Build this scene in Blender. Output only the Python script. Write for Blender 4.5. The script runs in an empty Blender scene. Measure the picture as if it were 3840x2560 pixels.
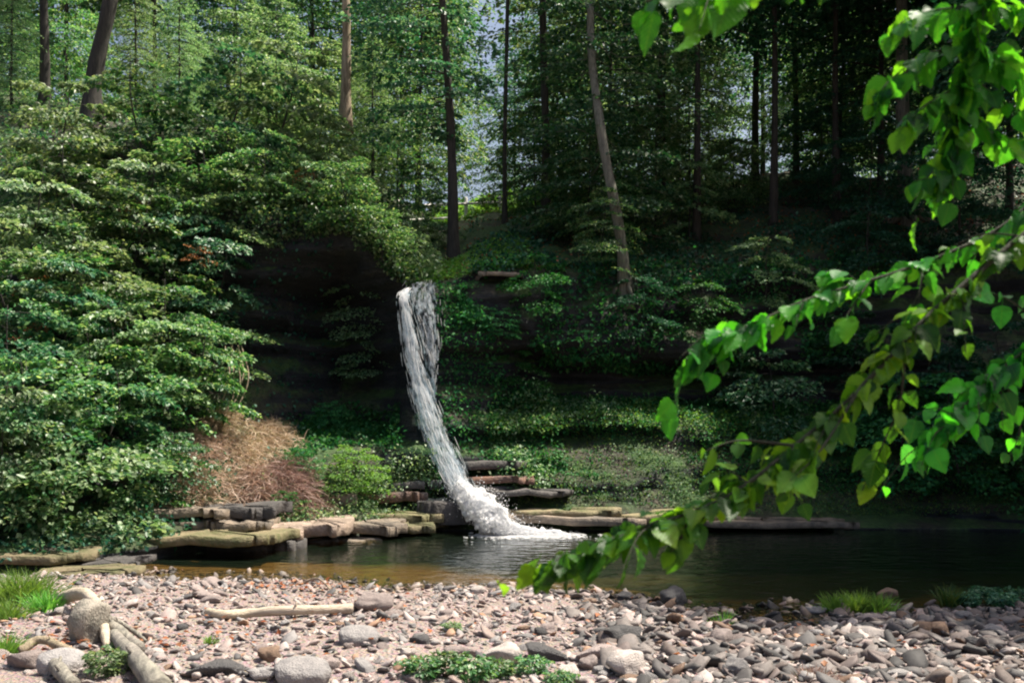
import bpy, math
import numpy as np
from mathutils import Vector

# ------------------------------------------------------------------ basics
sc = bpy.context.scene
COL = sc.collection
F, CAMH, HZ = 1024.0, 2.8, 420.0
def P(px, py, d):
    return np.array([(px - 512.0) / F * d, d, CAMH + (HZ - py) / F * d])
def proj(V):
    return 512 + V[..., 0] / V[..., 1] * F, HZ - (V[..., 2] - CAMH) / V[..., 1] * F
SUN = np.array([0.42, 0.14, 0.89]); SUN /= np.linalg.norm(SUN)

def tag(o, label, cat, group=None, kind=None):
    if label: o['label'] = label
    if cat: o['category'] = cat
    if group: o['group'] = group
    if kind: o['kind'] = kind
    return o
def structure(o):
    o['kind'] = 'structure'; return o
def empty(name, loc, label=None, cat=None, group=None, rz=0.0, s=1.0):
    o = bpy.data.objects.new(name, None); COL.objects.link(o)
    o.location = [float(v) for v in loc]; o.rotation_euler = (0, 0, rz); o.scale = (s, s, s)
    o.empty_display_size = 0.2
    return tag(o, label, cat, group)
def mesh(name, V, T, mat=None, smooth=False, uv=None, edge=None):
    V = np.asarray(V, dtype=np.float32); T = np.asarray(T, dtype=np.int32)
    me = bpy.data.meshes.new(name)
    n, k = T.shape
    me.vertices.add(len(V)); me.vertices.foreach_set('co', V.ravel())
    me.loops.add(n * k); me.loops.foreach_set('vertex_index', T.ravel())
    me.polygons.add(n); me.polygons.foreach_set('loop_start', np.arange(n, dtype=np.int32) * k)
    if smooth: me.polygons.foreach_set('use_smooth', np.ones(n, dtype=bool))
    if uv is not None:
        l = me.uv_layers.new(name='flow'); l.data.foreach_set('uv', np.asarray(uv, dtype=np.float32)[T.ravel()].ravel())
    if edge is not None:
        at = me.attributes.new('edge', 'FLOAT', 'POINT'); at.data.foreach_set('value', np.asarray(edge, dtype=np.float32).ravel())
    me.update(calc_edges=True)
    if mat: me.materials.append(mat)
    return me
def ob(name, me, parent=None, loc=(0, 0, 0), rot=(0, 0, 0), scale=(1, 1, 1), mat=None):
    o = bpy.data.objects.new(name, me); COL.objects.link(o)
    o.location = [float(v) for v in loc]; o.rotation_euler = rot; o.scale = scale
    if parent: o.parent = parent
    if mat:
        o.material_slots[0].link = 'OBJECT'; o.material_slots[0].material = mat
    return o
class Bag:
    def __init__(s): s.V = []; s.T = []; s.n = 0
    def add(s, V, T):
        T = np.asarray(T)
        if T.shape[1] == 4: T = np.concatenate([T[:, [0, 1, 2]], T[:, [0, 2, 3]]])
        s.V.append(np.asarray(V)); s.T.append(T + s.n); s.n += len(V)
    def mesh(s, name, mat, smooth=False): return mesh(name, np.concatenate(s.V), np.concatenate(s.T), mat, smooth)

# value noise
_r = np.random.RandomState(7); _tab = _r.rand(4096)
def _h(i, j, k): return _tab[(i * 73 + j * 1571 + k * 3299 + (i * j) * 7 + j * k * 13) & 4095]
def noise(x, y, z=0.0):
    x, y, z = np.broadcast_arrays(np.asarray(x, float), np.asarray(y, float), np.asarray(z, float))
    xi, yi, zi = np.floor(x).astype(int), np.floor(y).astype(int), np.floor(z).astype(int)
    u, v, w = x - xi, y - yi, z - zi
    u, v, w = u*u*(3-2*u), v*v*(3-2*v), w*w*(3-2*w)
    L = lambda a, b, t: a + (b - a) * t
    c = [[[ _h(xi+a, yi+b, zi+e) for e in (0, 1)] for b in (0, 1)] for a in (0, 1)]
    return L(L(L(c[0][0][0], c[1][0][0], u), L(c[0][1][0], c[1][1][0], u), v),
             L(L(c[0][0][1], c[1][0][1], u), L(c[0][1][1], c[1][1][1], u), v), w) * 2 - 1
def fbm(x, y, z=0.0, o=4):
    s = 0; a = 1
    for i in range(o):
        s = s + a * noise(np.asarray(x) * 2**i + 11.3*i, np.asarray(y) * 2**i + 5.1*i, np.asarray(z) * 2**i); a *= 0.5
    return s
def unit(v): return v / np.maximum(np.linalg.norm(v, axis=-1, keepdims=True), 1e-9)

# ------------------------------------------------------------------ materials
def newmat(name):
    m = bpy.data.materials.new(name); m.use_nodes = True
    nt = m.node_tree; nt.nodes.clear()
    return m, nt
def nd(nt, t, **k):
    n = nt.nodes.new(t)
    for a, v in k.items():
        if a[0] == '_': setattr(n, a[1:], v)
        else: n.inputs[a.replace('__', ' ')].default_value = v
    return n
def ramp(nt, stops, fac=None, interp='LINEAR'):
    n = nt.nodes.new('ShaderNodeValToRGB'); n.color_ramp.interpolation = interp
    e = n.color_ramp.elements
    while len(e) < len(stops): e.new(0.5)
    for i, (p, c) in enumerate(stops):
        e[i].position = p; e[i].color = (*c, 1) if len(c) == 3 else c
    if fac is not None: nt.links.new(fac, n.inputs[0])
    return n
def out(nt, shader):
    o = nt.nodes.new('ShaderNodeOutputMaterial'); nt.links.new(shader, o.inputs['Surface']); return o
def mixrgb(nt, a, b, f, mode='MIX'):
    n = nt.nodes.new('ShaderNodeMix'); n.data_type = 'RGBA'; n.blend_type = mode
    for sock, v in ((n.inputs[6], a), (n.inputs[7], b), (n.inputs[0], f)):
        if hasattr(v, 'is_linked'): nt.links.new(v, sock)
        elif isinstance(v, (int, float)): sock.default_value = v
        else: sock.default_value = (*v, 1)
    return n.outputs[2]
def math_(nt, op, a, b=None, clamp=False):
    n = nt.nodes.new('ShaderNodeMath'); n.operation = op; n.use_clamp = clamp
    for i, v in enumerate((a, b)):
        if v is None: continue
        if hasattr(v, 'is_linked'): nt.links.new(v, n.inputs[i])
        else: n.inputs[i].default_value = v
    return n.outputs[0]
def wpos(nt, scale=(1, 1, 1), obj=False):
    g = nt.nodes.new('ShaderNodeTexCoord') if obj else nt.nodes.new('ShaderNodeNewGeometry')
    m = nt.nodes.new('ShaderNodeMapping'); m.inputs['Scale'].default_value = scale
    nt.links.new(g.outputs['Object' if obj else 'Position'], m.inputs['Vector']); return m.outputs[0]
def tnoise(nt, vec, scale, detail=4, rough=0.55):
    n = nt.nodes.new('ShaderNodeTexNoise'); n.inputs['Scale'].default_value = scale
    n.inputs['Detail'].default_value = detail; n.inputs['Roughness'].default_value = rough
    nt.links.new(vec, n.inputs['Vector']); return n.outputs['Fac']
def bump(nt, h, strength, dist=0.02):
    b = nt.nodes.new('ShaderNodeBump'); b.inputs['Strength'].default_value = strength; b.inputs['Distance'].default_value = dist
    nt.links.new(h, b.inputs['Height']); return b.outputs[0]

def leafmat(name, cols, trans=0.35, tcol=(1.3, 1.25, 0.5), rough=0.5, spec=0.35, veins=False):
    m, nt = newmat(name)
    g = nt.nodes.new('ShaderNodeNewGeometry'); oi = nt.nodes.new('ShaderNodeObjectInfo')
    r = ramp(nt, [(i / (len(cols) - 1), c) for i, c in enumerate(cols)], g.outputs['Random Per Island'])
    hs = nt.nodes.new('ShaderNodeHueSaturation'); nt.links.new(r.outputs[0], hs.inputs['Color'])
    nt.links.new(math_(nt, 'MULTIPLY_ADD', oi.outputs['Random'], 0.5), hs.inputs['Value'])
    hs.inputs['Value'].links[0].from_node.inputs[2].default_value = 0.75
    n2 = nt.nodes.new('ShaderNodeMath'); n2.operation = 'MULTIPLY_ADD'; n2.inputs[1].default_value = 0.05; n2.inputs[2].default_value = 0.475
    nt.links.new(oi.outputs['Random'], n2.inputs[0]); nt.links.new(n2.outputs[0], hs.inputs['Hue'])
    c = hs.outputs[0]; nrm = None
    if veins:
        uv = nt.nodes.new('ShaderNodeUVMap'); uv.uv_map = 'flow'; sp = nt.nodes.new('ShaderNodeSeparateXYZ'); nt.links.new(uv.outputs[0], sp.inputs[0])
        au = math_(nt, 'ABSOLUTE', sp.outputs[0]); ph = math_(nt, 'FRACT', math_(nt, 'MULTIPLY', math_(nt, 'SUBTRACT', sp.outputs[1], math_(nt, 'MULTIPLY', au, .8)), 8.0))
        line = math_(nt, 'LESS_THAN', ph, .14); rib = math_(nt, 'LESS_THAN', au, .018); vv = math_(nt, 'MAXIMUM', line, rib)
        c = mixrgb(nt, c, (.10, .24, .05), math_(nt, 'MULTIPLY', vv, .22)); nrm = bump(nt, math_(nt, 'SINE', math_(nt, 'MULTIPLY', ph, 6.283)), .15, .003)
        c = mixrgb(nt, c, (.5, .5, .5), ramp(nt, [(.5, (0, 0, 0)), (.75, (.9, .9, .9))], tnoise(nt, wpos(nt), 30, 3)).outputs[0], 'MULTIPLY')
    p = nd(nt, 'ShaderNodeBsdfPrincipled', Roughness=rough)
    if nrm: nt.links.new(nrm, p.inputs['Normal'])
    p.inputs['Specular IOR Level'].default_value = spec
    nt.links.new(c, p.inputs['Base Color'])
    t = nt.nodes.new('ShaderNodeBsdfTranslucent'); nt.links.new(mixrgb(nt, c, tcol, 1.0, 'MULTIPLY'), t.inputs['Color'])
    mx = nt.nodes.new('ShaderNodeMixShader'); mx.inputs[0].default_value = trans
    nt.links.new(p.outputs[0], mx.inputs[1]); nt.links.new(t.outputs[0], mx.inputs[2])
    out(nt, mx.outputs[0]); return m
def stonemat(name, a, b, rough=0.8):
    m, nt = newmat(name)
    v = wpos(nt, obj=True); oi = nt.nodes.new('ShaderNodeObjectInfo'); g = nt.nodes.new('ShaderNodeNewGeometry')
    n1 = tnoise(nt, v, 2.2, 6, 0.65); n2 = tnoise(nt, v, 14, 3)
    c = mixrgb(nt, a, b, ramp(nt, [(0.35, (0, 0, 0)), (0.65, (1, 1, 1))], n1).outputs[0])
    c = mixrgb(nt, c, (0.55, 0.55, 0.55), ramp(nt, [(0.55, (0, 0, 0)), (0.8, (0.6, 0.6, 0.6))], n2).outputs[0], 'MULTIPLY')
    hs = nt.nodes.new('ShaderNodeHueSaturation'); nt.links.new(c, hs.inputs['Color'])
    k = nt.nodes.new('ShaderNodeMath'); k.operation = 'MULTIPLY_ADD'; k.inputs[1].default_value = 0.5; k.inputs[2].default_value = 0.75
    nt.links.new(oi.outputs['Random'], k.inputs[0]); nt.links.new(k.outputs[0], hs.inputs['Value'])
    p = nd(nt, 'ShaderNodeBsdfPrincipled', Roughness=rough); nt.links.new(hs.outputs[0], p.inputs['Base Color'])
    nt.links.new(bump(nt, math_(nt, 'ADD', n2, n1), 0.7, 0.05), p.inputs['Normal'])
    out(nt, p.outputs[0]); return m
def barkmat(name, a, b, sc_=(14, 14, 2.0)):
    m, nt = newmat(name); v = wpos(nt, sc_)
    n1 = tnoise(nt, v, 1.0, 5, 0.7); n2 = tnoise(nt, wpos(nt), 1.3, 3)
    c = mixrgb(nt, a, b, ramp(nt, [(0.35, (0, 0, 0)), (0.62, (1, 1, 1))], n1).outputs[0])
    c = mixrgb(nt, c, (0.6, 0.75, 0.5), math_(nt, 'MULTIPLY', n2, 0.7), 'MULTIPLY')
    p = nd(nt, 'ShaderNodeBsdfPrincipled', Roughness=0.9); nt.links.new(c, p.inputs['Base Color'])
    nt.links.new(bump(nt, n1, 0.8, 0.03), p.inputs['Normal']); out(nt, p.outputs[0]); return m

M = {}
M['leaf_yellow'] = leafmat('leaf_yellow', [(.045,.13,.05), (.12,.235,.105), (.24,.35,.18), (.38,.47,.29)], 0.46, (1.2, 1.25, .7), .42, .5)  # palest stops are leaf highlights painted into the colour
M['leaf_mid']    = leafmat('leaf_mid', [(.018,.08,.03), (.05,.155,.058), (.12,.25,.10), (.36,.43,.25)], 0.42, (1.3, 1.35, .6), .42, .5)  # palest stop paints leaf sheen, darkest leans to the teal of shade
M['leaf_teal']   = leafmat('leaf_teal', [(.01,.065,.034), (.028,.125,.06), (.07,.195,.095), (.24,.35,.20)], 0.38, (1.2, 1.3, .8), .42, .5)
M['leaf_dark']   = leafmat('leaf_dark', [(.008,.05,.028), (.014,.08,.044), (.025,.115,.058), (.07,.16,.085)], 0.33, (1.2, 1.3, .8))  # shaded leaf tone: the teal of shadow is in the colour
M['leaf_deep'] = leafmat('leaf_deep', [(.010,.075,.026), (.02,.13,.04), (.04,.19,.055), (.11,.27,.08)], 0.36, (1.3, 1.3, .6), .55, .18)  # deep green with the tone of shaded plants put into it
M['leaf_front']  = leafmat('leaf_front', [(.006,.05,.012), (.01,.09,.014), (.018,.14,.015), (.03,.19,.018), (.07,.25,.02)], 0.52, (4.2, 2.9, .8), 0.42, 0.28, True)
M['leaf_orange'] = leafmat('leaf_orange', [(.26,.075,.03), (.36,.13,.05), (.42,.20,.09), (.18,.08,.035)], 0.3, (1.2, 1, .8))
M['grass_lit']   = leafmat('grass_lit', [(.10,.28,.05), (.15,.34,.07), (.22,.38,.10)], 0.45)  # sunlit brightness is part of this grass colour
M['grass_tan']   = leafmat('grass_tan', [(.30,.20,.15), (.46,.33,.26), (.56,.43,.35), (.34,.22,.16), (.17,.17,.08)], 0.3, (1, .9, .8))
M['moss_leaf']   = leafmat('moss_leaf', [(.02,.09,.03), (.035,.12,.03), (.08,.15,.03), (.14,.17,.03)], 0.3)
M['bark_dark'] = barkmat('bark_dark', (.018, .016, .015), (.06, .05, .045))
M['bark_grey'] = barkmat('bark_grey', (.09, .085, .075), (.24, .22, .19))
M['bark_tan']  = barkmat('bark_tan', (.16, .11, .08), (.42, .32, .25))
M['twig']      = barkmat('twig', (.02, .022, .012), (.05, .05, .03), (60, 60, 60))
M['drift']     = barkmat('drift', (.40, .31, .26), (.58, .47, .40), (3, 30, 30))
M['drift_grey'] = barkmat('drift_grey', (.12, .105, .10), (.30, .26, .24), (16, 4, 16))
STONE = {
 'pink':  stonemat('stone_pink', (.33, .27, .25), (.20, .16, .15)),
 'grey':  stonemat('stone_grey', (.30, .28, .27), (.19, .18, .18)),
 'pale':  stonemat('stone_pale', (.44, .39, .36), (.32, .28, .255)),
 'brown': stonemat('stone_brown', (.28, .18, .12), (.17, .11, .075)),
 'dark':  stonemat('stone_dark', (.085, .08, .08), (.045, .043, .045), 0.6),
}
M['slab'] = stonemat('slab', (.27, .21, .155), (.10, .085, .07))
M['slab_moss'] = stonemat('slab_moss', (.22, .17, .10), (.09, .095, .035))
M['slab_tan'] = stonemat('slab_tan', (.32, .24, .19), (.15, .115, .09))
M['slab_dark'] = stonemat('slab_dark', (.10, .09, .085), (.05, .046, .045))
M['rust'] = stonemat('rust', (.22, .115, .075), (.075, .055, .05))
M['boulder'] = stonemat('boulder', (.34, .30, .25), (.17, .16, .13))

# pebble mix: colour by stone
def pebblemat(name='pebbles', k=1.0):
    m, nt = newmat(name); g = nt.nodes.new('ShaderNodeNewGeometry')
    r = ramp(nt, [(p_, tuple(k * x_ for x_ in c_)) for p_, c_ in [(0, (.32,.25,.23)), (.18, (.22,.205,.20)), (.34, (.38,.325,.30)), (.5, (.25,.19,.165)), (.62, (.36,.31,.285)), (.74, (.16,.145,.14)), (.84, (.33,.20,.13)), (.88, (.08,.075,.075))]], g.outputs['Random Per Island'], 'CONSTANT')
    v = wpos(nt); n2 = tnoise(nt, v, 22, 4)
    c = mixrgb(nt, r.outputs[0], (.5, .5, .5), ramp(nt, [(.5, (0,0,0)), (.75, (.8,.8,.8))], n2).outputs[0], 'MULTIPLY')
    # wet and silty below the water line
    sx = nt.nodes.new('ShaderNodeSeparateXYZ'); nt.links.new(g.outputs['Position'], sx.inputs[0])
    wet = ramp(nt, [(0.47, (1,1,1)), (0.56, (0,0,0))], math_(nt, 'ADD', sx.outputs['Z'], 0.48))
    c = mixrgb(nt, c, (.45, .35, .24), wet.outputs[0], 'MULTIPLY')
    p = nd(nt, 'ShaderNodeBsdfPrincipled', Roughness=0.75); nt.links.new(c, p.inputs['Base Color'])
    nt.links.new(bump(nt, n2, .3, .01), p.inputs['Normal']); out(nt, p.outputs[0]); return m
M['pebbles'] = pebblemat('pebbles', .98); M['pebbles_dark'] = pebblemat('pebbles_dark', .42)

def groundmat():
    m, nt = newmat('gravel'); v = wpos(nt); g = nt.nodes.new('ShaderNodeNewGeometry')
    vo = nt.nodes.new('ShaderNodeTexVoronoi'); vo.inputs['Scale'].default_value = 26; nt.links.new(v, vo.inputs['Vector'])
    n1 = tnoise(nt, v, 0.7, 5); n2 = tnoise(nt, v, 30, 3)
    c = mixrgb(nt, (.30, .235, .215), (.17, .13, .115), n1)
    c = mixrgb(nt, c, vo.outputs['Color'], 0.18, 'OVERLAY')
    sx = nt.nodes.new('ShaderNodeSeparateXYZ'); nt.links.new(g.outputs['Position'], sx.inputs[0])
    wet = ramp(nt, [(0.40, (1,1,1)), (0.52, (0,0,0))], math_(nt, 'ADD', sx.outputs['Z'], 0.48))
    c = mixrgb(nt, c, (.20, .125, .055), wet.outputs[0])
    deep = ramp(nt, [(0.0, (1,1,1)), (0.36, (0,0,0))], math_(nt, 'ADD', sx.outputs['Z'], 0.62))  # bed colour darkened with depth for light absorbed by the water
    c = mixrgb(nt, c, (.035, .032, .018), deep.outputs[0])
    p = nd(nt, 'ShaderNodeBsdfPrincipled', Roughness=0.85); nt.links.new(c, p.inputs['Base Color'])
    nt.links.new(bump(nt, vo.outputs['Distance'], .8, .04), p.inputs['Normal']); out(nt, p.outputs[0]); return m
M['gravel'] = groundmat()

def hillmat():
    m, nt = newmat('hillside_rock_and_soil'); g = nt.nodes.new('ShaderNodeNewGeometry'); v = wpos(nt)
    sx = nt.nodes.new('ShaderNodeSeparateXYZ'); nt.links.new(g.outputs['Normal'], sx.inputs[0])
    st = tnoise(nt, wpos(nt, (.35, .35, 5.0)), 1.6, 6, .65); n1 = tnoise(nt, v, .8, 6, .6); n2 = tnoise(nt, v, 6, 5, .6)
    rock = ramp(nt, [(.3, (.006,.008,.011)), (.5, (.014,.016,.019)), (.62, (.026,.027,.028)), (.75, (.07,.062,.055))], st).outputs[0]  # near-black bluish rock: cliff shade is put into the colour
    soil = ramp(nt, [(.3, (.018,.017,.011)), (.5, (.035,.031,.02)), (.7, (.07,.058,.036))], n2).outputs[0]  # soil tinted toward the cool dark of the shadows
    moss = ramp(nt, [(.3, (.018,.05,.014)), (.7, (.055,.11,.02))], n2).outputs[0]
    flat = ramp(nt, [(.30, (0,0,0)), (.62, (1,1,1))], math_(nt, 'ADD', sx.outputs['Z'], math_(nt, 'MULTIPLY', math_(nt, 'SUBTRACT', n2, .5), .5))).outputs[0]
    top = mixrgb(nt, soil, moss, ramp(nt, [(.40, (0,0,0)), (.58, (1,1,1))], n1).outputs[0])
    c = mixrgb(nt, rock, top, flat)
    p = nd(nt, 'ShaderNodeBsdfPrincipled', Roughness=.85); nt.links.new(c, p.inputs['Base Color'])
    nt.links.new(bump(nt, math_(nt, 'ADD', st, n2), .9, .12), p.inputs['Normal']); out(nt, p.outputs[0]); return m
M['hill'] = hillmat()

def watermat():
    m, nt = newmat('creek_water')
    a = tnoise(nt, wpos(nt, (1, 1.3, 1)), 2.6, 3, .5); b = tnoise(nt, wpos(nt, (.6, 1., 1)), 1.0, 2)
    bm = bump(nt, math_(nt, 'ADD', a, math_(nt, 'MULTIPLY', b, .6)), .8, .045)
    fr = nt.nodes.new('ShaderNodeFresnel'); fr.inputs['IOR'].default_value = 1.36; nt.links.new(bm, fr.inputs['Normal'])
    t = nt.nodes.new('ShaderNodeBsdfTransparent'); t.inputs['Color'].default_value = (.68, .60, .38, 1)
    gl = nd(nt, 'ShaderNodeBsdfGlossy', Roughness=.03); gl.inputs['Color'].default_value = (.95, .97, 1, 1); nt.links.new(bm, gl.inputs['Normal'])
    mx = nt.nodes.new('ShaderNodeMixShader'); nt.links.new(fr.outputs[0], mx.inputs[0])
    df = nt.nodes.new('ShaderNodeBsdfDiffuse'); df.inputs['Color'].default_value = (.07, .12, .07, 1)
    m0 = nt.nodes.new('ShaderNodeMixShader'); m0.inputs[0].default_value = .07; nt.links.new(t.outputs[0], m0.inputs[1]); nt.links.new(df.outputs[0], m0.inputs[2])
    nt.links.new(m0.outputs[0], mx.inputs[1]); nt.links.new(gl.outputs[0], mx.inputs[2]); out(nt, mx.outputs[0]); return m
M['water'] = watermat()
def whitewater(name, lo, hi, su, sv):
    m, nt = newmat(name)
    uv = nt.nodes.new('ShaderNodeUVMap'); uv.uv_map = 'flow'
    mp = nt.nodes.new('ShaderNodeMapping'); mp.inputs['Scale'].default_value = (su, sv, 1); nt.links.new(uv.outputs[0], mp.inputs['Vector'])
    n = tnoise(nt, mp.outputs[0], 1.0, 6, .72)
    at = nt.nodes.new('ShaderNodeAttribute'); at.attribute_name = 'edge'
    n = math_(nt, 'SUBTRACT', n, math_(nt, 'MULTIPLY', at.outputs['Fac'], .30))
    n = math_(nt, 'ADD', n, math_(nt, 'MULTIPLY', math_(nt, 'SUBTRACT', tnoise(nt, mp.outputs[0], .22, 3), .5), .30))
    a = ramp(nt, [(lo, (0, 0, 0)), (hi, (.9, .9, .9))], n).outputs[0]
    d = nd(nt, 'ShaderNodeBsdfPrincipled', Roughness=.35); d.inputs['Base Color'].default_value = (.74, .79, .84, 1)
    d.inputs['Subsurface Weight'].default_value = 0.0
    tl = nt.nodes.new('ShaderNodeBsdfTranslucent'); tl.inputs['Color'].default_value = (.86, .90, .94, 1)
    m1 = nt.nodes.new('ShaderNodeMixShader'); m1.inputs[0].default_value = .55; nt.links.new(d.outputs[0], m1.inputs[1]); nt.links.new(tl.outputs[0], m1.inputs[2])
    t = nt.nodes.new('ShaderNodeBsdfTransparent'); t.inputs['Color'].default_value = (.85, .9, .92, 1)
    mx = nt.nodes.new('ShaderNodeMixShader'); nt.links.new(a, mx.inputs[0]); nt.links.new(t.outputs[0], mx.inputs[1]); nt.links.new(m1.outputs[0], mx.inputs[2])
    out(nt, mx.outputs[0]); return m
M['stream'] = whitewater('falling_water', .40, .62, 15, 5.0)
M['trickle'] = whitewater('trickling_water', .47, .58, 11, 3.6)
def foammat(name='foam', alpha=1.0):
    m, nt = newmat(name); d = nd(nt, 'ShaderNodeBsdfPrincipled', Roughness=.4); d.inputs['Base Color'].default_value = (.96, .95, .95, 1)
    tl = nt.nodes.new('ShaderNodeBsdfTranslucent'); tl.inputs['Color'].default_value = (.9, .91, .93, 1)
    mx = nt.nodes.new('ShaderNodeMixShader'); mx.inputs[0].default_value = .6
    nt.links.new(d.outputs[0], mx.inputs[1]); nt.links.new(tl.outputs[0], mx.inputs[2])
    tr = nt.nodes.new('ShaderNodeBsdfTransparent'); m2 = nt.nodes.new('ShaderNodeMixShader'); m2.inputs[0].default_value = alpha
    nt.links.new(tr.outputs[0], m2.inputs[1]); nt.links.new(mx.outputs[0], m2.inputs[2]); out(nt, m2.outputs[0]); return m
M['foam'] = foammat('foam', .92); M['strand'] = foammat('water_strand', .4)
def plain(name, c, rough=.7):
    m, nt = newmat(name); n = tnoise(nt, wpos(nt), 9, 4)
    p = nd(nt, 'ShaderNodeBsdfPrincipled', Roughness=rough)
    nt.links.new(mixrgb(nt, c, tuple(x * .7 for x in c), n), p.inputs['Base Color']); out(nt, p.outputs[0]); return m
M['fence'] = plain('fence_paint', (.72, .70, .66))

# ------------------------------------------------------------------ shapes
def ico(sub):
    t = (1 + 5 ** .5) / 2
    V = [(-1,t,0),(1,t,0),(-1,-t,0),(1,-t,0),(0,-1,t),(0,1,t),(0,-1,-t),(0,1,-t),(t,0,-1),(t,0,1),(-t,0,-1),(-t,0,1)]
    T = [(0,11,5),(0,5,1),(0,1,7),(0,7,10),(0,10,11),(1,5,9),(5,11,4),(11,10,2),(10,7,6),(7,1,8),(3,9,4),(3,4,2),(3,2,6),(3,6,8),(3,8,9),(4,9,5),(2,4,11),(6,2,10),(8,6,7),(9,8,1)]
    V = [np.array(v) / np.linalg.norm(v) for v in V]
    for _ in range(sub):
        c = {}; N = []
        def mid(a, b):
            k = (min(a, b), max(a, b))
            if k not in c:
                w = V[a] + V[b]; V.append(w / np.linalg.norm(w)); c[k] = len(V) - 1
            return c[k]
        for a, b, d in T:
            x, y, z = mid(a, b), mid(b, d), mid(d, a); N += [(a, x, z), (b, y, x), (d, z, y), (x, y, z)]
        T = N
    return np.array(V), np.array(T)
ICO = {k: ico(k) for k in (0, 1, 2, 3, 4)}
def tube(path, rad, sides=8, cap=True):
    path = np.asarray(path, float); n = len(path); rad = np.broadcast_to(np.asarray(rad, float), (n,))
    d = unit(np.gradient(path, axis=0)); up = np.where(np.abs(d[:, 2:3]) > .9, [[1., 0, 0]], [[0, 0, 1.]])
    a = unit(np.cross(d, up)); b = np.cross(d, a)
    th = np.arange(sides) / sides * 2 * math.pi
    V = path[:, None] + rad[:, None, None] * (np.cos(th)[None, :, None] * a[:, None] + np.sin(th)[None, :, None] * b[:, None])
    i = np.arange(n - 1)[:, None] * sides; j = np.arange(sides)[None]
    q = np.stack([i + j, i + (j + 1) % sides, i + sides + (j + 1) % sides, i + sides + j], -1).reshape(-1, 4)
    V = V.reshape(-1, 3)
    T = np.concatenate([q[:, [0, 1, 2]], q[:, [0, 2, 3]]])
    if cap:
        e = np.array([[0, s + 1, s] for s in range(1, sides - 1)]); T = np.concatenate([T, e, e[:, ::-1] + (n - 1) * sides])
    return V, T
def spline(pts, n):
    pts = np.asarray(pts, float); m = len(pts)
    p = np.concatenate([2 * pts[:1] - pts[1:2], pts, 2 * pts[-1:] - pts[-2:-1]])
    t = np.linspace(0, m - 1 - 1e-9, n); i = t.astype(int); f = (t - i)[:, None]
    a, b, c, d = p[i], p[i + 1], p[i + 2], p[i + 3]
    return .5 * (2 * b + (c - a) * f + (2 * a - 5 * b + 4 * c - d) * f**2 + (3 * b - a - 3 * c + d) * f**3)
def leaves(pos, ax, nr, L, wr=.34):
    pos, ax = np.asarray(pos), unit(ax); side = unit(np.cross(nr, ax)); nr = np.cross(ax, side)
    L = np.broadcast_to(L, (len(pos),))[:, None]
    V = np.stack([pos, pos + ax*L*.42 + side*L*wr + nr*L*.10, pos + ax*L - nr*L*.12, pos + ax*L*.42 - side*L*wr + nr*L*.10], 1).reshape(-1, 3)
    i = np.arange(len(pos))[:, None] * 4
    return V, np.concatenate([i + [0, 1, 2], i + [0, 2, 3]])
def blades(base, dirv, L, w, r, droop=.5, seg=3):
    n = len(base); side = unit(np.cross(dirv, r.randn(n, 3))); V = []
    for k in range(seg + 1):
        t = k / seg; c = base + dirv * (L * t)[:, None] - np.array([0, 0, 1.]) * (droop * L * t * t)[:, None]
        ww = (w * (1 - t) + .001)[:, None]; V += [c - side * ww, c + side * ww]
    V = np.stack(V, 1).reshape(-1, 3); i = np.arange(n)[:, None] * (2 * (seg + 1)); T = []
    for k in range(seg): T += [i + [2*k, 2*k+1, 2*k+3], i + [2*k, 2*k+3, 2*k+2]]
    return V, np.concatenate(T)

def crown(seed, z0, z1, R, ns, nl, L, pitch=.12, droop=.28, flat=.12, prof=(.40, .64), upn=1.0, jit=.10, wide=.42):
    """leaf sprays round a stem axis: returns leaf verts, tris, and the limb paths"""
    r = np.random.RandomState(seed); pos = []; ax = []; nrm = []; LL = []; limbs = []
    for i in range(ns):
        t = (i + r.rand()) / ns; h = z0 + (z1 - z0) * t
        q = 1 - ((t - prof[0]) / prof[1]) ** 2
        rad = R * math.sqrt(max(q, .06)) * r.uniform(.58, 1.2)
        a = i * 2.39996 + r.uniform(-.5, .5)
        d = np.array([math.cos(a), math.sin(a), 0.]); s = np.array([-d[1], d[0], 0.])
        pt = pitch + .5 * t * pitch + r.uniform(-jit, jit)
        o = np.array([r.uniform(-.05, .05), r.uniform(-.05, .05), h - rad * .15])
        n = int(nl * (.35 + .65 * rad / R)); u = r.uniform(.22, 1.0, n) ** .75
        lat = r.uniform(-1, 1, n); lat = lat * wide * rad * np.sqrt(np.clip(1.05 - ((u - .58) / .5) ** 2, .02, 1))
        # leaves gather on side twigs
        u = u + .035 * np.sin(lat * 9 / max(rad, .2) + u * 30); 
        zz = pt * rad * u - droop * rad * u**2 - .25 * lat**2 / max(rad, .1) + r.randn(n) * flat * rad * .35
        p = o + d * (rad * u)[:, None] + s * lat[:, None] + np.array([0, 0, 1.]) * zz[:, None]
        A = d * .8 + s * (np.sign(lat) * .7)[:, None] + r.randn(n, 3) * .45; A[:, 2] -= .25
        N = np.array([0, 0, upn]) + r.randn(n, 3) * .42 + d * .12
        pos.append(p); ax.append(A); nrm.append(N); LL.append(L * r.uniform(.65, 1.25, n))
        tt = np.linspace(0, .92, 6)
        limbs.append(o + d * (rad * tt)[:, None] + np.array([0, 0, 1.]) * (pt * rad * tt - droop * rad * tt**2)[:, None])
    V, T = leaves(np.concatenate(pos), np.concatenate(ax), np.concatenate(nrm), np.concatenate(LL))
    return V, T, limbs
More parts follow.
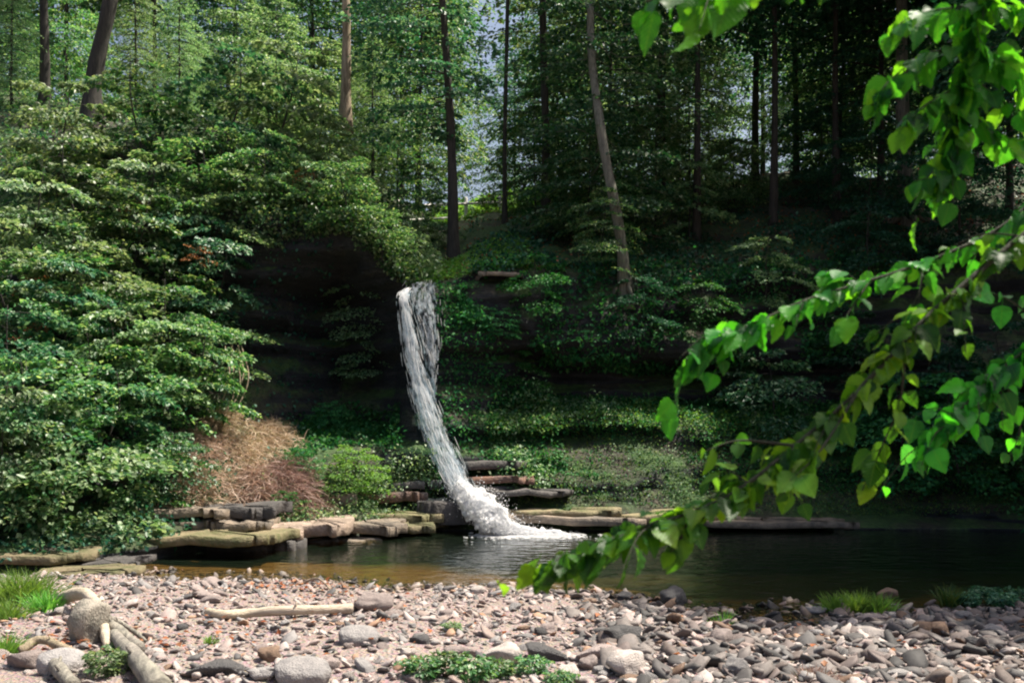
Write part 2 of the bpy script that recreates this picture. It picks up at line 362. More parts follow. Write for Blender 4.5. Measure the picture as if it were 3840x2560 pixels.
def trunk_geo(path, r0, r1, limbs=(), lr=.03, sides=10, flare=1.6, seed=0):
    b = Bag(); p = spline(path, 26); t = np.linspace(0, 1, 26)
    rad = r0 + (r1 - r0) * t; rad = rad * (1 + (flare - 1) * np.exp(-t * 26 / 2.2)); rad *= 1 + .05 * np.sin(t * 37 + seed)
    b.add(*tube(p, rad, sides))
    for l in limbs: b.add(*tube(l, np.linspace(lr, lr * .25, len(l)), 5, False))
    return b

# tree prototypes: (trunk mesh, crown mesh)
PROTO = {}
def tree_proto(key, seed, Ht, z0, R, ns, nl, L, r0, bark='bark_dark', **k):
    V, T, limbs = crown(seed, z0, Ht, R, ns, nl, L, **k)
    r = np.random.RandomState(seed + 50)
    path = [(0, 0, -.4), (r.uniform(-.1, .1), r.uniform(-.1, .1), Ht * .3), (r.uniform(-.15, .15), r.uniform(-.15, .15), Ht * .65), (0, 0, Ht * .97)]
    tb = trunk_geo(path, r0, r0 * .2, limbs, r0 * .28, seed=seed)
    PROTO[key] = (tb.mesh('trunk', M[bark], True), mesh('crown', V, T, M['leaf_mid']))
tree_proto('maple_a', 1, 17, 5.0, 4.4, 60, 300, .18, .16, flat=.05, droop=.35, jit=.16, wide=.5)
tree_proto('maple_b', 2, 15, 3.0, 4.0, 56, 300, .17, .14, flat=.05, droop=.35, jit=.16, wide=.5)
tree_proto('maple_c', 3, 19, 8.5, 4.6, 66, 210, .22, .14)
tree_proto('sapling_a', 4, 7.5, .8, 2.6, 34, 300, .145, .05, pitch=.2, flat=.05, jit=.2, wide=.5, droop=.38)
tree_proto('sapling_b', 5, 6.0, .5, 2.3, 30, 300, .14, .04, pitch=.12, droop=.42, flat=.05, jit=.2, wide=.5)
tree_proto('hemlock', 6, 14, 2.0, 3.0, 80, 260, .12, .15, pitch=-.05, droop=.35, prof=(.15, .95), flat=.06)
tree_proto('shrub_a', 7, 2.3, .25, 1.35, 19, 230, .112, .03, pitch=.30, droop=.45, prof=(.35, .75), flat=.07, jit=.26)
tree_proto('shrub_b', 8, 2.0, .3, 1.5, 15, 260, .118, .03, pitch=.18, droop=.48, prof=(.45, .75), flat=.07, jit=.24)
tree_proto('shrub_c', 9, 2.6, .5, 1.4, 13, 290, .105, .03, pitch=.10, droop=.42, prof=(.5, .75), flat=.05, jit=.22)
tree_proto('shrub_d', 10, 1.6, .1, 1.2, 28, 130, .09, .02, pitch=.30, droop=.30, prof=(.3, .8))
tree_proto('sprig', 15, 1.6, .2, 1.5, 9, 60, .12, .02, pitch=.2, droop=.4, prof=(.4, .75), flat=.12, jit=.4)
def plant(name, proto, loc, label, cat, group=None, s=1.0, rz=0.0, leaf='leaf_mid', bark=None, lean=(0, 0), parts=('trunk', 'crown'), sz=1.0):
    e = empty(name, loc, label, cat, group, rz, 1.0)
    e.scale = (s, s, s * sz); e.rotation_euler = (lean[1], lean[0], rz)
    tm, cm = PROTO[proto]
    o1 = ob(parts[0], tm, e, mat=M[bark] if bark else None)
    o2 = ob(parts[1], cm, e, mat=M[leaf])
    return e

# ------------------------------------------------------------------ hillside and cliff: profiles of (picture row, depth) at stations
ST = [
 (-800, [(640,12.5),(610,13),(560,14),(490,16),(400,19),(320,22),(230,26),(120,31),(40,38)]),
 (-250, [(592,17),(577,17.4),(540,18.5),(480,20),(400,22),(330,24),(250,27),(150,31),(70,38)]),
 (60,   [(573,18.8),(556,19),(520,20.5),(460,22),(380,24),(300,26.5),(220,29),(130,33),(97,40)]),
 (140,  [(563,20.2),(543,20.5),(508,21.8),(450,23.4),(370,25.7),(300,27.8),(228,29.8),(136,33.5),(105,41)]),
 (200,  [(551,22),(530,22.3),(497,23.4),(428,25.5),(360,27.4),(300,28.8),(228,29.8),(140,34),(112,42)]),
 (250,  [(547,22.8),(527,23),(475,24.8),(424,27.2),(338,29.6),(262,29.2),(215,28.9),(148,33.5),(122,42)]),
 (340,  [(538,24.3),(519,24.5),(445,27),(418,31),(300,32.3),(246,29.3),(214,28.9),(178,34),(160,43)]),
 (372,  [(533,25.2),(514,25.4),(448,27.2),(421,30.5),(306,31.6),(262,29.2),(232,28.8),(198,34),(178,44)]),
 (395,  [(530,26),(510,26.2),(452,27.4),(424,30),(312,30.6),(281,29),(262,28.8),(226,34),(196,45)]),
 (420,  [(530,26.1),(502,26.6),(430,27.4),(380,27.9),(320,28.2),(291,28.4),(284,29),(262,33),(212,46)]),
 (445,  [(530,26.1),(503,26.6),(432,27.4),(382,28.0),(322,28.3),(288,28.5),(281,29.2),(255,33),(209,46)]),
 (480,  [(530,26.1),(506,26.5),(438,27.7),(386,28.6),(330,28.8),(284,28.9),(268,29.3),(240,34),(203,47)]),
 (560,  [(530,26),(502,26.4),(413,29),(401,30.5),(375,30.6),(360,29.3),(280,29.6),(236,35),(194,47)]),
 (700,  [(528,26.3),(516,26.5),(416,29.5),(403,31),(376,31.2),(356,29.9),(286,31),(222,37),(178,47)]),
 (850,  [(527,26.5),(516,26.8),(432,29.5),(402,31),(362,31.6),(330,31.7),(266,33),(216,38),(172,47)]),
 (1024, [(528,26),(516,26.3),(442,28.5),(392,30),(342,31),(302,32),(252,34),(202,39),(162,47)]),
 (1300, [(545,22.5),(532,22.8),(460,24.8),(410,26.3),(350,28),(300,29.5),(240,32),(180,37),(130,45)]),
 (1900, [(640,12.5),(620,13),(560,14.5),(490,16.5),(410,19),(330,22),(240,26),(140,32),(70,40)]),
]
SEG = [5, 8, 20, 16, 22, 14, 10, 22, 18, 8]
NC = 560
pxs = np.concatenate([np.linspace(-800, -60, 60, endpoint=False), np.linspace(-60, 1090, NC - 110, endpoint=False), np.linspace(1090, 1900, 50)])
spx = np.array([s[0] for s in ST], float)
prof_y = np.stack([np.interp(pxs, spx, [s[1][k][0] for s in ST]) for k in range(9)], 1)
prof_d = np.stack([np.interp(pxs, spx, [s[1][k][1] for s in ST]) for k in range(9)], 1)
KX = (pxs[:, None] - 512) / F * prof_d; KY = prof_d; KZ = CAMH + (HZ - prof_y) / F * prof_d
def ext(A, a, b): return np.concatenate([a[:, None], A, b[:, None]], 1)
dl = prof_d[:, 0] + .15; df = np.full(NC, 110.)
KX = ext(KX, (pxs - 512) / F * dl, (pxs - 512) / F * df); KY = ext(KY, dl, df); KZ = ext(KZ, np.full(NC, -1.1), KZ[:, -1] + 3.0)
rows = []; 
for k, n in enumerate(SEG):
    for i in range(n): rows.append(k + i / n)
rows.append(len(SEG)); rows = np.array(rows); NR = len(rows)
def rs(A):
    k = np.minimum(rows.astype(int), len(SEG) - 1); f = rows - k
    return A[:, k] * (1 - f) + A[:, k + 1] * f
HX, HY, HZ_ = rs(KX), rs(KY), rs(KZ)
cl = np.clip((rows - 1.2) / .8, 0, 1) * np.clip((7.3 - rows) / .8, 0, 1)       # cliff weight
slope = np.clip((rows - 6.5) / 1.0, 0, 1) * np.clip((10 - rows), 0, 1)
nearfall = np.exp(-((pxs - 432) / 45.) ** 2)[:, None]
lay = noise(HX * .12, HZ_ * 2.6, HY * .1) ; lay = np.sign(lay) * np.abs(lay) ** .6
lay2 = noise(HX * .35 + 9, HZ_ * 7.5, 3.3)
amp = cl[None] * (1 - .45 * nearfall)
HY += amp * (.42 * lay + .16 * lay2 + .45 * fbm(HX * .45, HZ_ * .45, 2.0))
HX += amp * .25 * fbm(HX * .4 + 5, HZ_ * .6, 7.0)
HZ_ += (slope + .25 * cl)[None] * (.35 * fbm(HX * .3, HY * .3, 1.0) + .12 * fbm(HX * 1.5, HY * 1.5, 4.0, 3)) * (1 - .8 * nearfall)
low = np.clip((2.4 - rows) / .5, 0, 1) * np.clip((rows - .6) / .4, 0, 1)
HY += low[None] * (.22 * noise(HX * .9, HZ_ * 5.0, 6.) + .1 * noise(HX * 3., HZ_ * 8., 2.))
HV = np.stack([HX, HY, HZ_], -1)
idx = np.arange(NC * NR).reshape(NC, NR)
Q = np.stack([idx[:-1, :-1], idx[1:, :-1], idx[1:, 1:], idx[:-1, 1:]], -1).reshape(-1, 4)
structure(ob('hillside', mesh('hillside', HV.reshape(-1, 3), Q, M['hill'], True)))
PXH, PYH = proj(HV)
HN = unit(np.cross(np.gradient(HV, axis=0), np.gradient(HV, axis=1)))
HN = np.where(HN[..., 2:3] * 0 + (HN * np.array([0, -1, .6])).sum(-1, keepdims=True) < 0, -HN, HN)
def hill(px, py):
    d = np.hypot((PXH - px) * 1.5, PYH - py); m = d.min(); c = np.where(d < m + 5)
    k = np.argmin(HV[c][:, 1] + d[c] * .2); return HV[c][k].copy()

# ------------------------------------------------------------------ gravel bar, pool bed and water
def shoreY(x):
    return np.interp(x, [-60, -14, -9.5, -7, -4, -2, .5, 2.2, 4.2, 5.6, 6.6, 8, 10, 60],
                        [17.5, 18.0, 18.9, 18.9, 17.9, 16.9, 16.4, 15.9, 15.0, 14.6, 14.9, 15.6, 16.2, 17])
def bedz(x, y):
    s = shoreY(x) + .5 * noise(x * .6, 3.3) + .2 * noise(x * 2.1, 1.7) - y
    right = np.clip((x - 2.2) / 2.5, 0, 1)
    land = (.055 * np.clip(s, 0, 6) + .02 * np.clip(s, 0, 1)) * (1 - .62 * right)
    bed = -(.06 + .05 * np.clip((x + 2) / 4, 0, 1)) * np.clip(-s, 0, 4) - .10 * np.clip(-s - 3, 0, 6)
    near = .0 * x
    return np.where(s > 0, land, bed) + (.07 + .02 * right) * noise(x * .55, y * .7, 9.) * np.clip(s + .7, .25, 1) + .03 * noise(x * 2.2, y * 2.2, 4.) + .012 * noise(x * 6, y * 6, 2.)
gx = np.concatenate([np.linspace(-200, -16, 30, endpoint=False), np.linspace(-16, 16, 300, endpoint=False), np.linspace(16, 200, 31)])
gy = np.concatenate([np.linspace(-60, 6, 40, endpoint=False), np.linspace(6, 21, 190, endpoint=False), np.linspace(21, 34, 40)])
GX, GY = np.meshgrid(gx, gy, indexing='ij'); GZ = bedz(GX, GY)
gi = np.arange(GX.size).reshape(GX.shape)
GQ = np.stack([gi[:-1, :-1], gi[1:, :-1], gi[1:, 1:], gi[:-1, 1:]], -1).reshape(-1, 4)
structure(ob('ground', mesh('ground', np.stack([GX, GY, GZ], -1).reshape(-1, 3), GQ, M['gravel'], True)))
wv = np.array([(-80, 8, 0), (80, 8, 0), (80, 31, 0), (-80, 31, 0)], float)
structure(ob('water', mesh('water', wv, np.array([[0, 1, 2, 3]]), M['water'])))
def on_ground(px, py):
    z = 0.
    for _ in range(6):
        d = (CAMH - z) * F / (py - HZ); x = (px - 512) / F * d; z = max(float(bedz(np.array(x), np.array(d))), 0.)
    return np.array([x, d, z])

# ------------------------------------------------------------------ stones
def stone_geo(seed, sub, sq=(1, .8, .5), box=.35, rough=.16, facets=6):
    r = np.random.RandomState(seed); V, T = ICO[sub]; V = V.copy()
    n = np.abs(V) ** (1 - box); V = unit(V) * (1 / np.max(np.abs(unit(V)), axis=1, keepdims=True)) ** (box * .8)
    for _ in range(facets):                                   # broken faces
        f = unit(r.randn(3)); c = r.uniform(.55, .85); dd = V @ f; V = V - np.clip(dd - c, 0, None)[:, None] * f * .85
    V = V * (1 + rough * fbm(V[:, 0] * 1.3 + seed, V[:, 1] * 1.3, V[:, 2] * 1.3, 3))[:, None]
    return V * np.array(sq), T
SHAPES = {'flat': [(1, .75, .30), (1, .6, .26), (1, .85, .34)], 'rounded': [(1, .85, .62), (1, .8, .55), (1, .9, .7)],
          'long': [(1, .42, .34), (1, .38, .28), (1, .48, .40)], 'angular': [(1, .8, .6), (1, .7, .45), (.95, .85, .75)]}
SM = {}
for si, (sh, lst) in enumerate(SHAPES.items()):
    for k, sq in enumerate(lst):
        V, T = stone_geo(100 + si * 10 + k, 3, sq, .55 if sh == 'angular' else .25, .12 if sh != 'angular' else .2, 9 if sh == 'angular' else 4)
        SM[sh, k] = mesh('stone', V, T, STONE['grey'], sh != 'angular')
_sr = np.random.RandomState(3)
placed = []
def stone(px, py, wpx, colr, sh, label, name='stone', rz=None, tilt=(0, 0), k=None, sink=.3, group=None, hz=1.0, mat=None, cat='stone'):
    p = on_ground(px, py); rad = wpx / 2 / F * p[1]
    k = _sr.randint(3) if k is None else k
    sq = SHAPES[sh][k]; rz = _sr.uniform(-.5, .5) if rz is None else rz
    z = p[2] + rad * sq[2] * hz * (1 - 2 * sink) 
    o = ob(name, SM[sh, k], None, (p[0], p[1], z), (tilt[0], tilt[1], rz), (rad, rad, rad * hz), mat or STONE[colr])
    tag(o, label, cat, group); placed.append((p[0], p[1], rad)); return o
LM = []      # landmarks for saying where small stones lie
def hero(lmname, *a, **k):
    if lmname: LM.append((lmname, a[0], a[1]))
    return stone(*a, **k)
hero('leaning boulder', 88, 640, 44, 'grey', 'rounded', 'tall grey boulder leaning upright on the gravel by the fallen logs', 'boulder', rz=.3, tilt=(.15, .25), k=2, hz=1.9, mat=M['boulder'], cat='boulder', sink=.28)
hero('big pink rock', 372, 611, 40, 'pink', 'angular', 'large angular pink rock at the end of the pale driftwood pole', 'boulder', rz=.4, k=0, cat='rock', hz=1.0, sink=.15)
hero('black wedge stone', 618, 640, 46, 'dark', 'angular', 'black wedge shaped stone standing in for the shaded face of a stone', k=1, rz=.3, hz=1.1, sink=.25)  # shaded side of one stone, put into a dark colour
hero('', 634, 640, 40, 'pale', 'flat', 'pale sloping slab standing in for the lit face of the wedge stone', k=1, rz=-.3, tilt=(0, .35), hz=.9)  # pale colour stands in for the sunlit side of the same stone
hero('smooth pale egg stone', 503, 660, 46, 'pale', 'rounded', 'smooth pale egg shaped stone above the green weeds at the bottom', k=1, rz=.1)
hero('round pocked stone', 357, 642, 48, 'grey', 'rounded', 'broad round grey stone below the pale driftwood pole', k=0, rz=.2, hz=.8)
hero('black shoreline stone', 671, 606, 30, 'dark', 'angular', 'black angular stone standing in the water edge beside the leafy branch', k=2, rz=.4, hz=1.2, sink=.2)
hero('pale oval stone', 627, 671, 44, 'pale', 'rounded', 'pale oval stone low on the bar, just right of the weeds', k=2, rz=-.1)
hero('long tilted dark slab', 548, 655, 56, 'dark', 'flat', 'long dark slab tilted between two pale stones near the bottom', k=1, rz=-.2, tilt=(0, .18))
hero('flat grey boulder', 300, 680, 64, 'grey', 'rounded', 'broad grey boulder cut by the lower edge of the view', k=0, rz=.1, hz=.8)
hero('', 215, 672, 56, 'dark', 'flat', 'dark flat ledge stone lying beyond the end of the grey log', k=0, rz=-.1)
hero('', 262, 676, 34, 'grey', 'angular', 'grey blocky stone wedged next to the broad bottom boulder', k=1)
hero('tan humped stone', 888, 598, 22, 'brown', 'rounded', 'tan humped stone at the waterline beyond the right grass tuft', k=1, sink=.1)
hero('', 888, 606, 20, 'pink', 'flat', 'flat pinkish stone just below the tan humped stone', k=0)
hero('twin round stones', 924, 633, 22, 'brown', 'rounded', 'left one of two matching round tan stones side by side', k=2, sink=.2)
hero('', 941, 633, 22, 'brown', 'rounded', 'right one of two matching round tan stones side by side', k=2, sink=.2)
hero('big whitish flat stone', 868, 637, 46, 'pale', 'flat', 'large whitish flat stone under the right hand grass tuft', k=2, rz=-.3)
hero('', 870, 621, 36, 'pink', 'flat', 'wide pink flat stone right below the lit grass tuft', k=0, rz=.1)
hero('pale pointed stone', 567, 676, 26, 'pale', 'angular', 'pale pointed stone leaning beside the weeds at the bottom', k=2, tilt=(.3, .2))
hero('mossy weed side boulder', 60, 670, 50, 'grey', 'rounded', 'wide smooth boulder behind the yellow green weeds at bottom left', 'boulder', k=0, rz=-.2, cat='boulder')
hero('', 25, 664, 40, 'pink', 'rounded', 'pinkish boulder near the left edge beside the wide smooth boulder', k=1)
hero('', 365, 668, 34, 'grey', 'long', 'long grey stone pointing at the weeds from the left', k=0, rz=-.9, tilt=(0, .3))
hero('', 460, 652, 40, 'pink', 'flat', 'flat pink slab lying left of the smooth pale egg stone', k=1, rz=.1)
hero('', 600, 655, 50, 'pink', 'flat', 'long flat pinkish slab below the black wedge shaped stone', k=0, rz=-.15)
hero('', 735, 672, 26, 'grey', 'angular', 'upright pale grey stone standing low on the right bar', k=0, tilt=(.2, -.3), hz=1.5)
hero('', 762, 628, 26, 'pink', 'rounded', 'rounded pink stone between dark stones under the branch tip', k=0)
hero('', 745, 632, 32, 'dark', 'flat', 'dark flat stone left of the rounded pink stone', k=0, hz=1.4)
hero('', 815, 612, 24, 'grey', 'angular', 'grey angular stone left of the lit grass tuft', k=1)
hero('', 990, 634, 28, 'grey', 'rounded', 'smooth grey stone in the shade by the right leafy weeds', k=1)
# rock pile of thin shards
for i, (dx, dy, w, t) in enumerate([(-14, 4, 20, -.5), (-6, 0, 22, .5), (2, -4, 22, .6), (10, -6, 26, .45), (0, 6, 24, .2), (14, 2, 20, .3), (6, 9, 26, -.2)]):
    stone(206 + dx, 592 + dy, w, 'pink', 'flat', ['leftmost low shard', 'second tilted shard from the left', 'middle upright shard', 'highest pointing shard', 'broad front shard', 'rightmost small shard', 'lowest front shard'][i] + ' in the pile of broken slabs at the water', 'rock_shard', k=1, rz=.3 * (i % 3 - 1), tilt=(.2, t), sink=.1, group='rock shards piled at the waterline', cat='rock')
LM += [('pile of rock shards', 206, 592), ('driftwood pole', 280, 617), ('thick log', 145, 668), ('bottom green weeds', 470, 668), ('right grass tuft', 850, 605), ('left grass clump', 30, 600), ('little lone sprout', 210, 643), ('shaded weed row', 1000, 600)]
# individual loose stones
r = np.random.RandomState(12); cand = []
while len(cand) < 262:
    py = 575 + 112 * r.rand() ** .8; px = r.uniform(-5, 1030)
    p = on_ground(px, py)
    if bedz(np.array(p[0]), np.array(p[1])) < -.02: continue
    big = .5 + 1.0 * np.clip((px - 250) / 500, 0, 1)
    rad = np.clip(.075 * math.exp(r.randn() * .34) * (.75 + .35 * big), .05, .2)
    w = rad * 2 * F / p[1]
    if any((p[0]-a)**2 + (p[1]-b)**2 < (.75*(rad + c))**2 for a, b, c in placed): continue
    cand.append((px, py, w)); placed.append((p[0], p[1], rad))
used = set(); nper = {}
for px, py, w in sorted(cand, key=lambda c: -c[2]):
    colr = r.choice(['pink', 'grey', 'pale', 'brown', 'dark'], p=[.36, .24, .22, .10, .08] if px < 600 else [.20, .30, .12, .14, .24]); sh = r.choice(['flat', 'rounded', 'long', 'angular'], p=[.42, .26, .14, .18])
    size = 'large' if w > 19 else 'medium' if w > 13 else 'small'
    near = sorted(LM, key=lambda l: math.hypot(l[1] - px, (l[2] - py) * 2.2))
    lab = None
    for q in range(len(near)):
        for p2 in range(2):
            l = near[q]; dx, dy = px - l[1], py - l[2]
            side = ('to the right of' if dx > 0 else 'to the left of') if (abs(dx) > abs(dy) * 1.2) ^ bool(p2) else ('in front of' if dy > 0 else 'behind')
            ds = math.hypot(dx, dy * 2); how = 'close ' if ds < 45 else 'some way ' if ds < 130 else 'far '
            c = f'{size} {colr} {sh} stone {how}{side} the {l[0]}'
            if c not in used: lab = c; break
        if lab: break
    used.add(lab)
    stone(px, py, w, colr, sh, lab, 'stone', rz=r.uniform(-1.2, 1.2), tilt=(r.uniform(-.15, .15), r.uniform(-.25, .25)), group='loose stones on the gravel bar', sink=.28)
# the rest of the gravel
def scatter_pebbles(n, x0, x1, y0, y1, lo, hi, seed, sub=1):
    r = np.random.RandomState(seed); V0, T0 = ICO[sub]
    x = r.uniform(x0, x1, n); y = r.uniform(y0, y1, n); s = shoreY(x) - y
    keep = (s > -1.6 + r.rand(n) * 1.0) & (noise(x * .8 + seed, y * 1.3, 2.) < .25 + .5 * r.rand(n) + .4 * (x > 1)); x, y = x[keep], y[keep]; n = len(x)
    rad = np.clip(lo * np.interp(x, [-8, 0, 6], [.68, .85, 1.2]) * np.exp(r.randn(n) * .5), lo * .4, hi); z = bedz(x, y)
    th = r.uniform(0, 6.283, n); sx, sy, sz = rad, rad * r.uniform(.5, .9, n), rad * r.uniform(.22, .5, n)
    pert = 1 + .22 * r.randn(n, len(V0), 1).clip(-1.5, 1.5) * .8
    L = V0[None] * pert * np.stack([sx, sy, sz], -1)[:, None]
    tl = r.uniform(-.85, .85, n); L[..., 2] += L[..., 0] * tl[:, None]
    c, s_ = np.cos(th)[:, None], np.sin(th)[:, None]
    W = np.stack([L[..., 0] * c - L[..., 1] * s_ + x[:, None], L[..., 0] * s_ + L[..., 1] * c + y[:, None], L[..., 2] + (z + sz * .6)[:, None]], -1)
    T = T0[None] + (np.arange(n) * len(V0))[:, None, None]
    return W.reshape(-1, 3), T.reshape(-1, 3)
def pebble_stuff(name, label, mat, sets):
    pb = Bag()
    for q in sets: pb.add(*scatter_pebbles(*q))
    tag(ob(name, pb.mesh(name, mat, False)), label, 'pebbles', kind='stuff')
pebble_stuff('pebbles', 'pinkish grey pebbles covering the gravel bar', M['pebbles'], [(11500, -10.5, 10.5, 9.2, 19.5, .045, .12, 21), (12000, -10.5, 10.5, 9.2, 19.5, .028, .06, 22, 0)])
pebble_stuff('dark_pebbles', 'darker stones mixed into the right half of the bar', M['pebbles_dark'], [(3200, .8, 10.5, 9.2, 16.5, .07, .15, 23), (900, -9.5, 6, 15, 19.5, .05, .10, 24)])  # same pebble colours, scaled darker
# fallen leaves on the bar
lr = np.random.RandomState(5); n = 420
lx = np.concatenate([lr.normal(-4.6, .8, 120), lr.normal(-3.3, .5, 80), lr.uniform(-9, 8, 220)]); ly = np.concatenate([lr.normal(11.4, .5, 120), lr.normal(16.2, .4, 80), lr.uniform(10, 16, 220)])
V, T = leaves(np.stack([lx, ly, bedz(lx, ly) + .06], -1), lr.randn(n, 3) * [1, 1, .2], np.array([0, 0, 1.]) + lr.randn(n, 3) * .3, lr.uniform(.05, .11, n))
tag(ob('fallen_leaves', mesh('fallen_leaves', V, T, M['leaf_orange'])), 'scattered orange dead leaves on the gravel', 'leaf litter', kind='stuff')

# ------------------------------------------------------------------ driftwood and logs
def log(name, pts, r0, r1, mat, label, seed=0, cat='log', group=None, knots=2):
    r = np.random.RandomState(seed); p = spline(pts, 30); p += r.randn(*p.shape) * r0 * .02
    b = Bag(); t = np.linspace(0, 1, 30); rad = (r0 + (r1 - r0) * t) * (1 + .05 * np.sin(t * 13 + seed) + .02 * r.randn(30))
    V, T = tube(p, rad, 12); V += (r.randn(*V.shape)) * r0 * .035; b.add(V, T)
    for k in range(knots):
        i = r.randint(5, 25); d = unit(np.array([r.randn(), r.randn(), 1.2])); b.add(*tube(np.stack([p[i], p[i] + d * rad[i] * 1.9]), [rad[i] * .4, rad[i] * .2], 7))
    c = p.mean(0); 
    o = ob(name, mesh(name, np.concatenate(b.V) - c, np.concatenate(b.T), mat, True), None, c); return tag(o, label, cat, group)
def gp(px, py, up): return on_ground(px, py) + np.array([0, 0, up])
log('driftwood_pole', [gp(208, 616, .06), gp(222, 620, .08), gp(250, 620, .10), gp(290, 617.5, .10), gp(330, 617, .10), gp(352, 615, .09)], .055, .065, M['drift'], 'long pale bleached driftwood pole lying across the gravel', 1, 'driftwood', knots=1)
log('fallen_log', [gp(114, 644, .12), gp(124, 657, .12), gp(137, 672, .12), gp(160, 700, .10)], .06, .11, M['drift_grey'], 'thick grey log lying toward the lower edge below the boulder', 2, knots=1)
log('fallen_log', [gp(104, 630, .10), gp(118, 640, .12), gp(132, 650, .10), gp(140, 655, .08)], .075, .06, M['drift_grey'], 'short grey log just behind the thick grey log', 3, knots=1)
log('fallen_branch', [gp(100, 624, .12), gp(116, 630, .12), gp(136, 637, .06), gp(146, 643, .03)], .04, .02, M['drift_grey'], 'thin grey branch above the short grey log', 4, 'branch')
log('fallen_branch', [gp(62, 607, .12), gp(72, 610, .20), gp(86, 616, .28), gp(98, 628, .25), gp(104, 640, .15), gp(108, 652, .06)], .09, .05, M['drift'], 'curved pale branch arching over the tall leaning boulder', 5, 'branch')
log('fallen_branch', [gp(20, 655, .05), gp(40, 652, .14), gp(62, 656, .10), gp(84, 660, .05)], .05, .04, M['bark_tan'], 'brown rotting branch in front of the boulder on the left', 6, 'branch')
log('fallen_log', [gp(52, 664, .05), gp(58, 678, .10), gp(72, 692, .06)], .06, .07, M['drift_grey'], 'slim grey log by the yellow green weeds at bottom left', 7)
log('fallen_branch', [gp(300, 585, .02), gp(318, 589, .16), gp(334, 596, .05)], .02, .012, M['bark_tan'], 'thin bent twig arching out of the shallow water', 8, 'branch', knots=3)

# ------------------------------------------------------------------ rock ledges along the far bank
def slab(x0, x1, ytop, ybot, dtop, depth, mat, label, seed, rz=0., tilt=0.0, group='rock ledges along the far bank'):
    x0 -= 6; x1 += 6; w = (x1 - x0) / F * dtop / 2; zt = P(0, ytop, dtop)[2]; zb = P(0, ybot, dtop)[2] - .03
    r = np.random.RandomState(seed); hz = (zt - zb) / 2; nl = max(1, int(round(hz * 2 / .34))); na = 96
    th = np.arange(na) / na * 2 * math.pi; c, s_ = np.cos(th), np.sin(th); ex = .26; lowf = 1 + .20 * noise(np.cos(th) * 1.6 + seed * 5, np.sin(th) * 1.6, 3.) + .06 * noise(np.cos(th) * 6 + seed, np.sin(th) * 6, 9.)
    ox, oy = np.sign(c) * np.abs(c) ** ex * lowf, np.sign(s_) * np.abs(s_) ** ex * lowf
    R_ = []; z = -hz; lx = ly = 0.
    for k in range(nl):
        rec = (k % 2 == 1 and k < nl - 1); t = hz * 2 / nl * (r.uniform(.3, .5) if rec else r.uniform(.9, 1.5)); f = -.30 if rec else r.uniform(-.10, .10); g = -.16 if rec else r.uniform(-.10, .05)
        jag = .04 * noise(th * 9 + seed, k * 1.7, 2.) + .06 * np.round(1.5 * noise(th * 5 + seed * 3, k * .9, 7.)) 
        for zz, q in ((z, 0), (z + t * .05, .01), (z + t * .93, .01), (z + t * .99, -.02)):
            R_.append(np.stack([ox * (w + g * w + q) + jag * np.sign(c) * np.abs(c) ** .5 * 1.5, oy * (depth / 2 + f + q) + jag * np.abs(s_) * 1.6, zz + .05 * noise(ox * w * 1.6, oy * 2., seed + k * .3) + .02 * noise(ox * w * 7, oy * 6., seed + k * .3)], -1))
        z += t
    cap = [R_[-1] * [q, q, 0] + np.stack([np.zeros(na), np.zeros(na), R_[-1][:, 2] + .02 * noise(R_[-1][:, 0] * q * 4, R_[-1][:, 1] * q * 4, seed)], -1) for q in (.93, .7, .4, .05)]
    L_ = np.array(R_ + cap); n_ = len(L_); V = L_.reshape(-1, 3)
    i_ = np.arange(n_ - 1)[:, None] * na; j_ = np.arange(na)[None]
    T = np.stack([i_ + j_, i_ + (j_ + 1) % na, i_ + na + (j_ + 1) % na, i_ + na + j_], -1).reshape(-1, 4)
    o = ob('rock_ledge', mesh('rock_ledge', V, T, mat, False), None, ((x0 + x1 - 1024) / 2 / F * dtop, dtop + depth / 2, (zt + zb) / 2), (0, tilt + r.uniform(-.03, .03), rz + r.uniform(-.12, .12)))
    return tag(o, label, 'rock ledge', group)
S_ = M['slab']; SMo = M['slab_moss']; SD = M['slab_dark']; SP = M['slab_tan']
slab(116, 276, 537, 544, 20.8, 1.9, SMo, 'longest mossy ledge overhanging the black water on the left', 1)
slab(140, 285, 545, 557, 22.0, 1.0, SD, 'dark slab standing in for shade below the longest mossy ledge', 2)  # dark slab fills the undercut, where there is only shade
slab(132, 213, 510, 516, 21.9, 1.5, S_, 'upper slab of the left ledge stack, rounded at its right end', 3)
slab(126, 206, 523, 528, 22.0, 1.1, S_, 'lower thin slab between the upper slab and mossy ledge', 4)
slab(484, 514, 272, 275, 28.9, .9, S_, 'flat pale rock lying on the cliff edge right of the lip', 26, group='rocks on the cliff edge')
slab(208, 262, 521, 528, 22.0, 1.2, S_, 'short square block right of the left ledge stack', 5)
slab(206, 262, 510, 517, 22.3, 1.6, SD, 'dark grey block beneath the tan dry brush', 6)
slab(252, 290, 526, 537, 22.4, 1.3, SP, 'small tan block at the end of the longest ledge', 7)
slab(280, 338, 527, 534, 23.1, 1.8, SP, 'sunlit tan slab in the middle of the far bank', 8)
slab(288, 332, 537, 543, 23.7, 1.0, SD, 'dark filler stone for the shaded gap beneath the sunlit tan slab', 9)  # shade under the slab above, built as a dark stone
slab(328, 390, 527, 533, 23.9, 1.7, S_, 'flat slab stretching toward the foot of the waterfall', 10)
slab(318, 372, 541, 544, 23.8, .8, S_, 'low thin slab just above water left of the waterfall', 11)
slab(380, 432, 525, 531, 24.7, 1.5, SMo, 'moss stained slab nearest the foam on its left', 12)
slab(318, 428, 516, 521, 25.1, 1.7, SMo, 'second tier slab set back above the flat slabs', 13)
slab(285, 350, 496, 504, 25.4, 1.6, SP, 'pale tan step of rock beside the yellow bush', 14)
